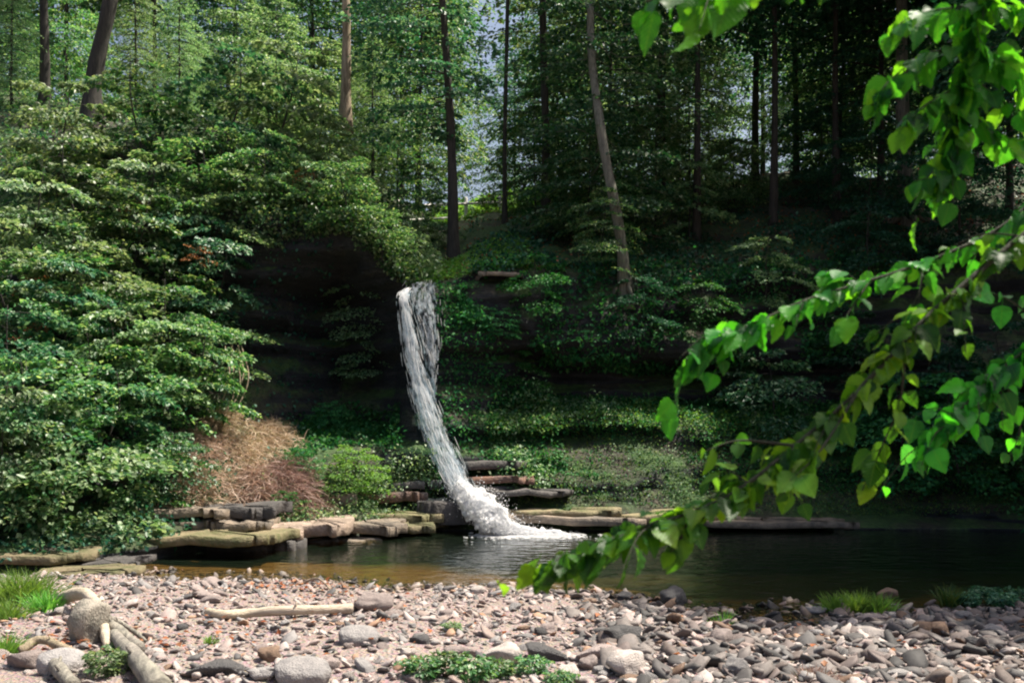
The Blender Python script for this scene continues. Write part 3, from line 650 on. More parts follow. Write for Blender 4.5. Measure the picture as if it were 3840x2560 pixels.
slab(425, 482, 507, 522, 25.6, 1.3, SD, 'wet dark rock under the base of the falling water', 15)
slab(-20, 66, 556, 563, 18.6, 1.5, SMo, 'mossy ledge at the far left edge above dark water', 16)
slab(56, 128, 564, 569, 18.9, 1.0, SD, 'dark low rock with pale crest in the left water', 17)
slab(36, 112, 574, 578, 17.9, .8, SMo, 'thin moss topped rock breaking the water by the left grass', 18)
slab(500, 615, 510, 515, 25.8, 1.3, SMo, 'long olive ledge right of the foam, upper one', 19)
slab(512, 640, 519, 524, 25.5, 1.0, S_, 'long brown ledge right of the foam at the waterline', 20)
slab(600, 705, 513, 519, 25.9, 1.2, SMo, 'olive ledge half hidden behind the leafy branch tip', 21)
slab(690, 850, 520, 525, 25.7, 1.2, S_, 'brown ledge along the shaded right waterline', 22)

def bank_rock(px, py, d, wpx, sq, seed, mat, label):
    V, T = stone_geo(seed, 4, sq, .5, .2, 12); R_ = wpx / 2 / F * d; V = V + .05 * np.stack([noise(V[:, 0] * 3, V[:, 2] * 9, seed + q) for q in range(3)], -1)
    tag(ob('bank_rock', mesh('bank_rock', V * R_, T, mat), None, P(px, py, d), (.1, .15, seed)), label, 'rock', 'broken rocks at the foot of the fall')
G_ = 'broken ledges at the foot of the fall'; RU = M['rust']
slab(452, 512, 462, 469, 26.7, 1.2, SD, 'dark wet ledge right beside the lower falling stream', 71, .1, 0, G_)
slab(462, 528, 476, 482, 26.4, 1.2, RU, 'reddish brown ledge right of the stream foot', 72, -.1, 0, G_)
slab(486, 560, 489, 494, 26.2, 1.2, SD, 'dark ledge below the reddish brown ledge', 78, .05, 0, G_)
slab(372, 424, 466, 473, 26.9, 1.2, RU, 'rust stained ledge touching the left side of the stream', 74, -.08, 0, G_)
slab(356, 430, 482, 488, 26.4, 1.2, SD, 'dark wet ledge under the left edge of the stream foot', 76, .08, 0, G_)
slab(340, 412, 495, 501, 25.9, 1.2, RU, 'rusty brown ledge left of the stream foot', 73, .04, 0, G_)
slab(296, 352, 466, 472, 26.1, 1.2, S_, 'brown rock shelf above the small green bush', 77, -.05, 0, G_)
# ------------------------------------------------------------------ waterfall
wf = empty('waterfall', P(440, 500, 26.6), 'narrow white waterfall sliding down the dark cliff into the pool', 'waterfall')
wf_c = np.array(wf.location)
path = [(410,288,9),(405,293,13),(404,300,14),(406,313,15),(409,332,17),(412,352,19),(418,375,22),(424,398,25),(431,420,27),(439,442,29),(448,464,30),(458,484,28),(470,500,30)]
ds = np.interp([p[1] for p in path], [287, 293, 300, 380, 430, 500], [28.4, 28.0, 27.8, 27.3, 26.75, 25.9])
pp = spline([P(p[0], p[1], d) for p, d in zip(path, ds)], 140); ww = np.interp(np.linspace(0, 1, 140), np.linspace(0, 1, len(path)), [p[2] for p in path]) / F * 27 / 2 * 1.0
def sheet(pp, ww, thick, seed, sides=28):
    r = np.random.RandomState(seed); th = np.arange(sides) / sides * 2 * math.pi; n = len(pp)
    s = np.linspace(0, 1, n) * np.sum(np.linalg.norm(np.diff(pp, axis=0), axis=1))
    TH, SS = np.meshgrid(th, s)
    lob = 1 + .22 * noise(TH * 2.2 + seed, SS * .8, 1.) + .12 * noise(TH * 5, SS * 2.5, 3.)
    X = np.cos(TH) * ww[:, None] * lob; Y = np.sin(TH) * thick * lob
    V = np.stack([pp[:, None, 0] + X, pp[:, None, 1] + Y, np.broadcast_to(pp[:, None, 2], X.shape) + .03 * noise(TH * 3, SS * 3, 5.)], -1)
    i = np.arange(n - 1)[:, None] * sides; j = np.arange(sides)[None]
    q = np.stack([i + j, i + (j + 1) % sides, i + sides + (j + 1) % sides, i + sides + j], -1).reshape(-1, 4)
    uv = np.stack([X + 2 * (Y > 0), SS], -1).reshape(-1, 2)
    return V.reshape(-1, 3), q, uv, np.clip((np.abs(np.cos(TH)) - .45) / .55, 0, 1) ** 1.5 + 1.2 * np.clip(1 - np.linspace(0, 1, n) / .035, 0, 1)[:, None]
V, T, uv, eg = sheet(pp, ww, .14, 1)
ob('stream', mesh('stream', V - wf_c, T, M['stream'], True, uv, eg), wf)
V, T, uv, eg = sheet(pp + np.array([.02, .0, 0]), ww * 1.22, .09, 11)
ob('spray_veil', mesh('spray_veil', V - wf_c, T, M['trickle'], True, uv + 40, eg), wf)
r = np.random.RandomState(8)
def blobs(C, S, stretch=1.0, sub=1, seed=0, d=None):
    r = np.random.RandomState(seed); V0, T0 = ICO[sub]; n = len(C)
    L = V0[None] * (1 + .25 * r.randn(n, len(V0), 1)) * S[:, None, None]
    if d is not None: L = L + d[:, None] * (L * d[:, None]).sum(-1, keepdims=True) * (stretch - 1)
    return (C[:, None] + L).reshape(-1, 3), (T0[None] + (np.arange(n) * len(V0))[:, None, None]).reshape(-1, 3)
def strands(pp, ww, n, seed, lo, hi, rad, front, spread=.5):
    r = np.random.RandomState(seed); b = Bag(); N = len(pp)
    for k in range(n):
        ln = int(N * r.uniform(lo, hi)); i0 = r.randint(-ln // 3, N - ln // 2); i0 = max(i0, 0); i1 = min(i0 + ln, N - 1)
        if i1 - i0 < 5: continue
        m = max(6, (i1 - i0) // 3); ii = np.linspace(i0, i1, m); p = np.stack([np.interp(ii, np.arange(N), pp[:, q]) for q in range(3)], -1)
        o = np.clip(r.randn() * spread, -1.15, 1.15) + .16 * noise(ii * .06 + k * 7.3, k * 1.9) ; w_ = np.interp(ii, np.arange(N), ww)
        p[:, 0] += o * w_; p[:, 1] -= front * np.sqrt(np.clip(1.2 - o**2, 0.02, 2)) + .03 * r.rand()
        b.add(*tube(p, rad * r.uniform(.5, 1.4) * np.sin(np.linspace(.15, 3.0, m)) ** .5, 5, False))
    return np.concatenate(b.V), np.concatenate(b.T)
V, T = strands(pp, ww * 1.0, 900, 3, .02, .06, .009, .15, .55)
o = ob('water_strands', mesh('water_strands', V - wf_c, T, M['strand'], True), wf); o['kind'] = 'stuff'
tp = [(425,280,30),(424,290,38),(425,305,37),(428,322,32),(431,342,25),(433,362,16),(433,382,9),(432,402,5)]
tpp = spline([P(a, b, np.interp(b, [282, 320, 402], [28.3, 27.85, 27.3])) for a, b, c in tp], 90)
V, T, uv, eg = sheet(tpp, np.interp(np.linspace(0, 1, 90), np.linspace(0, 1, len(tp)), [q[2] for q in tp]) / F * 28 / 2, .10, 5)
ob('trickle', mesh('trickle', V - wf_c, T, M['trickle'], True, uv, eg), wf)
V, T = strands(tpp, np.interp(np.linspace(0, 1, 90), np.linspace(0, 1, len(tp)), [q[2] for q in tp]) / F * 28 / 2, 160, 9, .04, .10, .008, .10, .55)
o = ob('trickle_strands', mesh('trickle_strands', V - wf_c, T, M['strand'], True), wf); o['kind'] = 'stuff'
n = 36000; t = r.rand(n) ** .85
fp = spline([P(456, 482, 26.2), P(468, 497, 25.7), P(482, 508, 25.3), P(494, 520, 25.1), P(508, 528, 25.1), P(540, 531, 25.0), P(566, 532, 24.9)], 200)
wid = np.interp(t, [0, .2, .5, .65, .8, 1], [.32, .45, .55, .6, .45, .3]); hgt = np.interp(t, [0, .15, .3, .5, .65, .8, 1], [.2, .28, .45, .42, .20, .06, .03])
C = fp[(t * 199).astype(int)] + np.stack([r.randn(n) * wid * .5, r.randn(n) * wid * .55, np.abs(r.randn(n)) * hgt * .55 - .05], -1)
C[:, 2] = np.maximum(C[:, 2], .005)
kp = r.rand(n) < .22; C = C[kp]; n = len(C)
V, T = blobs(C, .004 + .010 * r.rand(n) ** 2, 1, 0, 2)
fb = Bag(); fb.add(V, T)
fm = spline(fp[::4], 420); rr_ = np.interp(np.linspace(0, 1, 420), [0, .12, .3, .5, .62, .78, 1], [.2, .27, .36, .42, .32, .10, .02])
V, T = tube(fm, rr_, 72)
fl = (np.repeat(rr_, 72) / .3)[:, None] ** .7
V = V + fl * (.11 * np.stack([noise(V[:, 0] * 4, V[:, 1] * 4, V[:, 2] * 4 + q) for q in (0, 20, 40)], -1) + .06 * np.stack([noise(V[:, 0] * 11, V[:, 1] * 11, V[:, 2] * 11 + q) for q in (60, 80, 100)], -1) + .035 * np.stack([noise(V[:, 0] * 27, V[:, 1] * 27, V[:, 2] * 27 + q) for q in (3, 5, 7)], -1))
fb.add(V, T)
r2 = np.random.RandomState(4); m = 1500; q = fp[(120 + 79 * r2.rand(m) ** 1.2).astype(int)] + np.stack([r2.randn(m) * .35, r2.randn(m) * .35, 0 * r2.rand(m)], -1); q[:, 2] = .006
V, T = blobs(q, r2.uniform(.02, .06, m), .2, 1, 6, np.tile([0., 0., 1.], (m, 1))); fb.add(V, T)
V, T = tube(fp, np.interp(np.linspace(0, 1, 200), [0, .15, .5, .65, .8, 1], [.12, .2, .3, .22, .06, .02]), 24)
V = V + .09 * np.stack([noise(V[:, 0] * 7, V[:, 1] * 7, V[:, 2] * 7 + q) for q in (0, 20, 40)], -1); fb.add(V, T); V, T = np.concatenate(fb.V), np.concatenate(fb.T)
o = ob('foam', mesh('foam', V - wf_c, T, M['foam'], True), wf); o['kind'] = 'stuff'

# ------------------------------------------------------------------ grass, weeds, brush
def tuft(px, py, wpx, h, n, mat, label, seed, name='grass_tuft', cat='grass', group=None, w=.008, droop=.35, base=None):
    r = np.random.RandomState(seed); p = on_ground(px, py) if base is None else base; R_ = wpx / 2 / F * p[1]
    b = np.stack([r.randn(n) * R_ * .45, r.randn(n) * R_ * .35, np.zeros(n) - .02], -1)
    d = unit(np.stack([r.randn(n) * .35 + b[:, 0] / R_ * .4, r.randn(n) * .35, np.ones(n)], -1))
    V, T = blades(b, d, h * r.uniform(.5, 1.15, n), np.full(n, w), r, droop)
    return tag(ob(name, mesh(name, V, T, M[mat]), None, p), label, cat, group)
tuft(20, 602, 52, .75, 700, 'grass_lit', 'bright green grass clump on the left bank by the water', 1)
tuft(46, 612, 28, .5, 300, 'grass_lit', 'smaller bright grass clump in front of the left one', 2)
tuft(6, 618, 30, .4, 250, 'grass_lit', 'short grass tuft cut by the left edge', 3)
tuft(4, 655, 26, .4, 200, 'grass_lit', 'yellowish grass tuft low at the left edge', 4)
tuft(210, 643, 12, .2, 60, 'grass_lit', 'tiny lone green sprout in the middle of the gravel', 5)
tuft(836, 612, 26, .5, 260, 'grass_lit', 'dim green grass tuft at the left of the shore clump', 6)
tuft(858, 612, 34, .55, 420, 'grass_lit', 'brightest grass tuft on the right shore', 7)
tuft(880, 612, 20, .45, 200, 'grass_lit', 'green grass tuft touching the flat pink stone', 8)
tuft(722, 625, 14, .35, 60, 'grass_lit', 'sparse yellow green sprig between stones under the branch', 9)
tuft(950, 604, 22, .5, 160, 'moss_leaf', 'dark grass tuft standing at the shaded waterline', 10)
tuft(815, 680, 40, .25, 200, 'grass_tan', 'tan dry grass patch at the lower right edge', 11)
V, T, _l = crown(31, .05, .38, .34, 26, 26, .09, pitch=.4, droop=.3, prof=(.4, .8))
WEED = mesh('leafy_weed', V, T, M['leaf_mid'])
def weed(px, py, s, leaf, label, rz=0., hz=.8):
    s *= .55
    p = on_ground(px, py); o = ob('leafy_weed', WEED, None, p, (0, 0, rz), (s, s, s * hz), M[leaf]); return tag(o, label, 'weed', 'leafy weeds on the gravel bar')
weed(105, 672, 1.15, 'leaf_yellow', 'yellow green leafy weed between boulder and thick log')
weed(420, 676, 1.0, 'leaf_mid', 'green weed at the left end of the bottom patch', .5)
weed(448, 672, 1.1, 'leaf_mid', 'green weed second from left in the bottom patch', 1.3)
weed(474, 680, 1.2, 'leaf_mid', 'green weed in front center of the bottom patch', 2.1)
weed(500, 676, .9, 'leaf_mid', 'green weed below the smooth pale egg stone', 2.9)
weed(532, 672, .9, 'leaf_mid', 'green weed at the right end of the bottom patch', 3.7)
weed(560, 684, .8, 'leaf_mid', 'small green weed under the pale pointed stone', 4.)
weed(452, 632, .65, 'leaf_yellow', 'small pale weed alone in the middle of the gravel', .2)
weed(116, 652, .6, 'leaf_mid', 'small weed sprouting beside the short grey log', .8)
for i, (px, py, s) in enumerate([(968, 604, 1.0), (985, 600, 1.2), (1004, 606, 1.2), (1022, 602, 1.3)]):
    weed(px, py, s, 'leaf_teal', ['leftmost low weed', 'second weed', 'third weed', 'outermost weed'][i] + ' of the shaded row on the right shore', i * 1.1)
# dry brush on the bank
def brush(px, py, wx, h, n, mat, label, seed, name='dry_brush', w=.012):
    r = np.random.RandomState(seed); p = hill(px, py); R_ = wx / 2 / F * p[1]
    a = r.randn(n, 2) * [.5, .35]; b = np.stack([a[:, 0] * R_, a[:, 1] * 1.3 - .1, a[:, 1] * .6 -.12 + .45 * (1 - np.hypot(a[:, 0], a[:, 1]))], -1)
    d = unit(np.stack([r.randn(n) * 1.1 + .3 * a[:, 0], r.randn(n) * .6 - .3, .35 + r.randn(n) * .5], -1))
    V, T = blades(b, d, h * r.uniform(.25, 1.0, n), np.full(n, w), r, .45, 4)
    return tag(ob(name, mesh(name, V, T, M[mat]), None, p), label, 'dry brush')
for q, (px, py, wx, lab) in enumerate([(188, 446, 66, 'tan dry grass under the left bushes at the top of the bank'), (216, 428, 60, 'tangle of tan dry grass at the mouth of the hollow'), (196, 482, 70, 'brown dry brush above the dark grey block'), (236, 456, 70, 'pinkish dry grass in the upper middle of the bank'), (252, 484, 74, 'pinkish dry grass in the lower middle of the bank'), (284, 476, 60, 'dry grass beside the small dark green bush'), (298, 502, 60, 'low dry grass spreading toward the tan slab'), (262, 436, 60, 'sparse tan grass on the hollow floor edge')]):
    brush(px, py, wx, .55, 2600, 'grass_tan', lab, q + 1, w=.011)
# bare vines at the alcove mouth
for k in range(5):
    r = np.random.RandomState(60 + k); x = 216 + k * 4
    pts = [P(x + 10 + r.uniform(-3, 3), 345, 26.8), P(x + 16 + r.uniform(-4, 4), 375, 26.4), P(x + 8 + r.uniform(-5, 5), 400, 26.2), P(x - 8 + r.uniform(-6, 6), 424, 26.0)]
    log('vine', pts, .022, .012, M['bark_tan'], ['leftmost', 'second', 'middle', 'fourth', 'rightmost'][k] + ' bare vine curving down beside the dark hollow', 60 + k, 'vine', 'bare vines at the edge of the hollow', 0)

# ------------------------------------------------------------------ ground cover on slopes
def cover(name, sel, n, L, mat, label, seed, lift=.12, cat='ground cover'):
    r = np.random.RandomState(seed); ii = np.argwhere(sel); k = ii[r.randint(len(ii), size=n)]
    p = HV[k[:, 0], k[:, 1]] + r.randn(n, 3) * [.10, .10, .04] + np.abs(r.randn(n, 1)) * lift * (.25 + 2.6 * np.clip(noise(HX * 1.3, HY * 1.3, HZ_ * 1.3)[k[:, 0], k[:, 1]], 0, 1))[:, None] * (HN[k[:, 0], k[:, 1]] * .6 + [0, -.1, .5])
    ax = r.randn(n, 3) + [0, -.5, -.2]; N = np.array([0, -.15, 1.]) + r.randn(n, 3) * .45
    V, T = leaves(p, ax, N, L * r.uniform(.6, 1.3, n)); return tag(ob(name, mesh(name, V, T, M[mat])), label, cat, kind='stuff')
RW = np.broadcast_to(rows[None], PXH.shape); PXC = np.broadcast_to(pxs[:, None], PXH.shape)
patch = fbm(HX * .5, HY * .5, HZ_ * .5, 3)
cover('ground_cover', (PXC > 485) & (PXC < 1060) & (RW > 2.25) & (RW < 4.0) & (patch > -.55), 34000, .10, 'leaf_deep', 'low green plants covering the grassy ledge right of the waterfall', 1)
cover('ground_cover', (PXC > 305) & (PXC < 405) & (RW > 2.95) & (RW < 4.1) & (patch > -.25), 4500, .12, 'leaf_deep', 'low green plants on the floor of the dark hollow', 2)
cover('cliff_plants', (PXC > 455) & (PXC < 900) & (RW > 5.0) & (RW < 7.2) & (patch > -.05), 14000, .13, 'leaf_deep', 'small dark plants clinging to the cliff face', 3)
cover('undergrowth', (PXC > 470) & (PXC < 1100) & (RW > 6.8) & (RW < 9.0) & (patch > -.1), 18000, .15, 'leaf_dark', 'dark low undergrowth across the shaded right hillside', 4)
cover('undergrowth', (PXC > -80) & (PXC < 330) & (RW > 1.8) & (RW < 9.0), 12000, .13, 'leaf_dark', 'leafy undergrowth beneath the bushes of the left hillside', 5)  # dark leaf colour stands in for shade in gaps between bushes
cover('turf', (PXC > 428) & (PXC < 530) & (RW > 7.0) & (RW < 7.75), 5000, .10, 'grass_lit', 'green turf on the lip of the cliff right of the waterfall top', 6, .06)
cover('leaf_litter', (PXC > 440) & (PXC < 1100) & (RW > 7.0) & (RW < 9.2), 6000, .10, 'leaf_orange', 'brown fallen leaves on the shaded right hillside', 7, .02, 'leaf litter')
cover('meadow_grass', (PXC > 430) & (PXC < 640) & (RW > 8.6) & (RW < 9.6), 9000, .22, 'grass_lit', 'sunlit meadow grass beyond the rail fence', 8, .1)
cover('cliff_plants', (PXC > 436) & (PXC < 500) & (RW > 2.3) & (RW < 6.5) & (patch > -.1), 3500, .10, 'leaf_deep', 'small wet plants on the dark rock beside the fall', 10)
cover('ground_cover', (PXC > 485) & (PXC < 760) & (RW > 2.1) & (RW < 3.6) & (patch > .15), 7000, .10, 'leaf_yellow', 'patches of brighter yellow green plants on the ledges', 12, .16)
cover('ledge_weeds', (PXC > 262) & (PXC < 440) & (RW > 1.75) & (RW < 2.7), 5000, .085, 'leaf_yellow', 'yellow green weeds growing along the sunlit ledges', 17, .22)
cover('shelf_plants', (PXC > 488) & (PXC < 760) & (RW > 2.8) & (RW < 3.5), 6000, .08, 'grass_lit', 'bright green growth along the edge of the grassy shelf', 18, .08)
cover('rim_plants', (PXC > 235) & (PXC < 425) & (RW > 6.35) & (RW < 7.5), 7000, .13, 'leaf_mid', 'small plants hanging over the top edge of the dark hollow', 13, .28)
cover('rim_plants', (PXC > 395) & (PXC < 440) & (RW > 7.0) & (RW < 7.9), 2500, .12, 'leaf_yellow', 'sunlit yellow plants at the lip of the waterfall', 14, .2)
cover('ledge_moss', (PXC > 505) & (PXC < 1030) & (RW > 2.0) & (RW < 3.15), 26000, .065, 'moss_leaf', 'low mossy growth on the slope above the right ledges', 15, .07)
cover('undergrowth', (PXC > -90) & (PXC < 430) & (RW > 7.2) & (RW < 8.9), 12000, .14, 'leaf_mid', 'low green undergrowth on the terrace at the upper left', 16, .2)
cover('moss', (PXC > 290) & (PXC < 700) & (RW > 1.6) & (RW < 2.6) & (patch > 0), 4000, .07, 'moss_leaf', 'thin moss on the ledges at the foot of the cliff', 9, .03)

# ------------------------------------------------------------------ shrubs on the left hillside
SHR = [
 (12, 528, 1.15, 'shrub_a', 'leaf_mid', 'leafy bush overhanging the dark water at the left edge'),
 (68, 520, 1.25, 'shrub_b', 'leaf_yellow', 'pale tipped bush spreading over the black bank hollow'),
 (118, 505, 1.05, 'shrub_b', 'leaf_mid', 'green bush drooping beside the left ledge stack'),
 (158, 492, 1.0, 'shrub_d', 'leaf_teal', 'low teal green bush left of the brown dry brush'),
 (-8, 480, 1.2, 'shrub_b', 'leaf_yellow', 'yellowish bush at the left edge above the water bush'),
 (45, 478, 1.2, 'shrub_a', 'leaf_mid', 'round green bush between two pale bushes low on the slope'),
 (100, 468, 1.2, 'shrub_b', 'leaf_teal', 'blue green bush in the lower middle of the left slope'),
 (150, 452, 1.1, 'shrub_c', 'leaf_mid', 'tiered green bush above the tan dry grass tangle'),
 (186, 424, 1.1, 'shrub_a', 'leaf_mid', 'bush at the corner of the dark hollow, above dry grass'),
 (20, 430, 1.2, 'shrub_c', 'leaf_teal', 'teal tiered bush near the left edge at mid height'),
 (78, 425, 1.2, 'shrub_b', 'leaf_mid', 'mid green bush below the orange dying leaves'),
 (132, 408, 1.2, 'shrub_a', 'leaf_yellow', 'pale olive bush in the center of the left slope'),
 (180, 388, 1.15, 'shrub_c', 'leaf_mid', 'bright tiered bush reaching over the hollow mouth'),
 (215, 372, 1.0, 'shrub_b', 'leaf_yellow', 'pale bush whose tips point across the dark hollow'),
 (0, 378, 1.2, 'shrub_b', 'leaf_mid', 'green bush at the left edge below the yellow bush'),
 (55, 368, 1.2, 'shrub_a', 'leaf_teal', 'dense teal bush on the left slope at mid height'),
 (108, 355, 1.25, 'shrub_c', 'leaf_yellow', 'yellow green tiered bush above the pale olive bush'),
 (160, 340, 1.2, 'shrub_b', 'leaf_mid', 'broad green bush level with the top of the hollow'),
 (210, 325, 1.2, 'shrub_c', 'leaf_teal', 'teal bush hanging at the upper corner of the hollow'),
 (15, 325, 1.2, 'shrub_c', 'leaf_yellow', 'yellow leaved bush at the left edge, upper slope'),
 (70, 310, 1.2, 'shrub_b', 'leaf_mid', 'green bush left of the orange leaves on the upper slope'),
 (128, 296, 1.3, 'shrub_a', 'leaf_mid', 'rounded bush on the upper left slope behind orange leaves'),
 (180, 285, 1.3, 'shrub_b', 'leaf_teal', 'cool green bush beneath the drooping pale bush'),
 (226, 262, 1.15, 'shrub_c', 'leaf_yellow', 'pale drooping bush fanning over the top of the hollow'),
 (30, 262, 1.3, 'shrub_b', 'leaf_yellow', 'yellow green bush below the dark hollow at upper left'),
 (88, 245, 1.3, 'shrub_c', 'leaf_mid', 'flat topped bush beneath the dark leaning trunk'),
 (145, 232, 1.3, 'shrub_b', 'leaf_yellow', 'lime bush right of the dark leaning trunk foot'),
 (200, 225, 1.35, 'shrub_a', 'leaf_mid', 'bush in the middle of the upper slope by bare soil'),
 (258, 208, 1.0, 'shrub_c', 'leaf_mid', 'layered bush on the cliff top left of the hollow'),
 (305, 207, .85, 'shrub_b', 'leaf_yellow', 'pale bush on the cliff top above the hollow center'),
 (348, 216, .85, 'shrub_a', 'leaf_mid', 'green bush on the cliff rim behind the hollow'),
 (382, 243, .75, 'shrub_d', 'leaf_mid', 'small bush on the rim nearest the top of the waterfall'),
 (60, 200, 1.5, 'shrub_a', 'leaf_yellow', 'pale bush high at the left beside the leaning trunk'),
 (150, 180, 1.5, 'shrub_c', 'leaf_mid', 'bush on the terrace in front of the dark forest gap'),
 (215, 172, 1.7, 'shrub_c', 'leaf_teal', 'long armed pale bush arching down the upper slope'),
 (275, 165, 1.7, 'shrub_a', 'leaf_yellow', 'light green bush left of the pale straight trunk'),
]
r = np.random.RandomState(77)
for px, py, s, pr, lf, lab in SHR:
    p = hill(px, py) - np.array([0, 0, .15])
    plant('shrub', pr, p, lab, 'shrub', 'shrubs on the left hillside', s, r.uniform(0, 6.28), lf, None, (.12, .16), ('stems', 'foliage'))
for px, py, s, lab in [(35, 342, .42, 'cluster of orange dying leaves low on the left slope'), (136, 212, .42, 'rusty leaves on the left slope beside the bare soil'), (305, 182, .5, 'reddish dead leaves spread on the cliff top by the pale trunk'), (196, 254, .34, 'small red leaf cluster at the upper rim of the hollow'), (36, 285, .32, 'faint orange leaves at upper left of the slope')]:
    p = P(px, py + 10, hill(px, py)[1] - 1.9); plant('dying_sprig', 'sprig', p, lab, 'dying sprig', 'orange dying sprigs', s, px, 'leaf_orange', None, (0, .2), ('stems', 'foliage'))
RSH = [
 (330, 428, .55, 'shrub_d', 'leaf_deep', 'lit fern like plant on the floor of the hollow'),
 (352, 490, .75, 'shrub_d', 'grass_lit', 'yellow green bush on the rocks left of the stream foot'),
 (300, 475, .5, 'shrub_d', 'leaf_deep', 'small dark green bush above the pale tan step'),
 (286, 515, .42, 'shrub_d', 'leaf_deep', 'small weed bush between the ledges and tan slab'),
 (540, 305, .8, 'shrub_b', 'leaf_deep', 'light edged bush on the cliff top right of the waterfall'),
 (500, 335, .55, 'shrub_d', 'leaf_deep', 'small bush on the cliff just right of the fall'),
 (520, 395, .6, 'shrub_c', 'leaf_deep', 'bush hanging on the cliff beside the wet rock'),
 (640, 340, .8, 'shrub_c', 'leaf_dark', 'dark bush on the cliff below the grey footed tree'),
 (700, 330, .8, 'shrub_b', 'leaf_deep', 'bush on the cliff rim right of the grey footed tree'),
 (765, 300, .9, 'shrub_c', 'leaf_yellow', 'pale spray of a bush above the upper leafy branch'),
 (690, 235, 1.1, 'shrub_c', 'leaf_yellow', 'sunlit pale bush standing alone on the dark hillside'),
 (735, 200, 1.1, 'shrub_c', 'leaf_yellow', 'lit spray of leaves high on the right hillside'),
 (720, 408, 1.0, 'shrub_a', 'leaf_teal', 'leafy bush on the ledge under the upper branch'),
 (775, 420, 1.1, 'shrub_b', 'leaf_teal', 'bush right of the ledge bush under the upper branch'),
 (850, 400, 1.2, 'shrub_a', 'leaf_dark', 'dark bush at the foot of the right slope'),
 (905, 470, 1.35, 'shrub_b', 'leaf_deep', 'teal bush leaning over the pool behind the branch'),
 (965, 490, 1.4, 'shrub_c', 'leaf_deep', 'blue green bush drooping to the right water edge'),
 (1020, 500, 1.4, 'shrub_b', 'leaf_deep', 'blue green bush cut by the right edge over the pool'),
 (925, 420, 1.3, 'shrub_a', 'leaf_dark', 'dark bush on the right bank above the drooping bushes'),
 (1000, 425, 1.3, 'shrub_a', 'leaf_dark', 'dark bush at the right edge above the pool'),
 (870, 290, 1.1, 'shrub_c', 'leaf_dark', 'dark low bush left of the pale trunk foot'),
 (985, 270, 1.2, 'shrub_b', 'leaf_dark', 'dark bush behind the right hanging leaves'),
 (408, 262, .75, 'shrub_d', 'leaf_yellow', 'sunlit yellow plant perched at the lip of the waterfall'),
 (424, 250, .75, 'shrub_d', 'leaf_yellow', 'yellow grass like plant behind the waterfall lip'),
]
for px, py, s, pr, lf, lab in RSH:
    p = hill(px, py) - np.array([0, 0, .1])
    plant('shrub', pr, p, lab, 'shrub', 'shrubs around the pool and on the right hillside', s, r.uniform(0, 6.28), lf, None, (.1, 0), ('stems', 'foliage'))

# ------------------------------------------------------------------ named trees
def big_tree(base_px, base_py, path_off, r0, r1, crowns, bark, leaf, label, name='tree', d=None, seed=0, flare=1.8, roots=0):
    p = hill(base_px, base_py) if d is None else P(base_px, base_py, d)
    e = empty(name, p, label, 'tree')
    pts = [np.array([0, 0, -.5])] + [np.array(q, float) for q in path_off]
    b = trunk_geo(pts, r0, r1, (), sides=14, flare=flare, seed=seed)
    rr = np.random.RandomState(seed)
    for k in range(roots):
        a = k / roots * 6.28 + .4; dv = np.array([math.cos(a), math.sin(a), 0])
        b.add(*tube([dv * r0 * .6 + [0, 0, .5], dv * r0 * 1.5 + [0, 0, .12], dv * r0 * 2.6 + [0, 0, -.15]], [r0 * .5, r0 * .4, r0 * .15], 8))
    top = spline(pts, 40)
    if crowns:
        V, T, limbs = crowns
        off = np.array([top[-1][0], top[-1][1], 0.])
        for l in limbs:
            h = l[0, 2]; i = np.argmin(np.abs(top[:, 2] - h)); l2 = l + off * np.linspace(1, 1, len(l))[:, None]; l2[0] = top[i]
            b.add(*tube(l2, np.linspace(r1 * .10 + .008, .005, len(l2)), 6, False))
        ob('crown', mesh('crown', V + off, T, M[leaf]), e)
    ob('trunk', b.mesh('trunk', M[bark], True), e); return e
big_tree(452, 256, [(-.05, 0, 3), (-.2, 0, 6), (-.5, 0.1, 10), (-1.0, .2, 17)], .16, .08, crown(41, 4.2, 13, 2.7, 44, 320, .145, flat=.05, jit=.16), 'bark_dark', 'leaf_teal', 'straight dark tree rising just right of the waterfall top', seed=1)
big_tree(625, 292, [(-.1, 0, 1.5), (-.7, .2, 5), (-.9, 1.4, 9), (-.4, 2.6, 17)], .18, .09, crown(42, 2.6, 15, 3.0, 66, 320, .145, flat=.05, jit=.16), 'bark_grey', 'leaf_teal', 'grey footed tree on the cliff edge left of the branch', seed=2, roots=4)
big_tree(908, 222, [(-.1, 0, 1.5), (-.2, .1, 5), (-.2, .2, 18)], .36, .16, crown(43, 8, 19, 4.6, 70, 200, .22), 'bark_grey', 'leaf_dark', 'thick pale trunk with flared roots on the right hillside', seed=3, roots=6, flare=1.7)
big_tree(90, 115, [(.15, 0, 1.5), (.75, 0, 4.5), (.9, 0, 8), (1.0, 0, 15)], .30, .17, crown(44, 9, 17, 3.2, 40, 150, .18), 'bark_dark', 'leaf_yellow', 'thick dark trunk leaning right at the upper left', seed=4)
big_tree(46, 82, [(.0, 0, 2), (-.05, 0, 5), (0, 0, 14)], .19, .1, crown(45, 8, 15, 2.8, 36, 150, .18), 'bark_dark', 'leaf_mid', 'slim dark trunk left of the leaning thick trunk', seed=5)
big_tree(345, 118, [(.05, 0, 3), (0, 0, 6), (.15, 0, 15)], .16, .1, crown(46, 10, 15, 2.2, 26, 120, .18), 'bark_tan', 'leaf_yellow', 'pale sunlit straight trunk above the hollow', d=34, seed=6)
big_tree(756, 178, [(0, 0, 3), (.1, 0, 8), (.2, 0, 16)], .17, .1, crown(47, 6, 17, 4.0, 36, 200, .22), 'bark_dark', 'leaf_mid', 'slim dark trunk before the bright gap at right', seed=7)
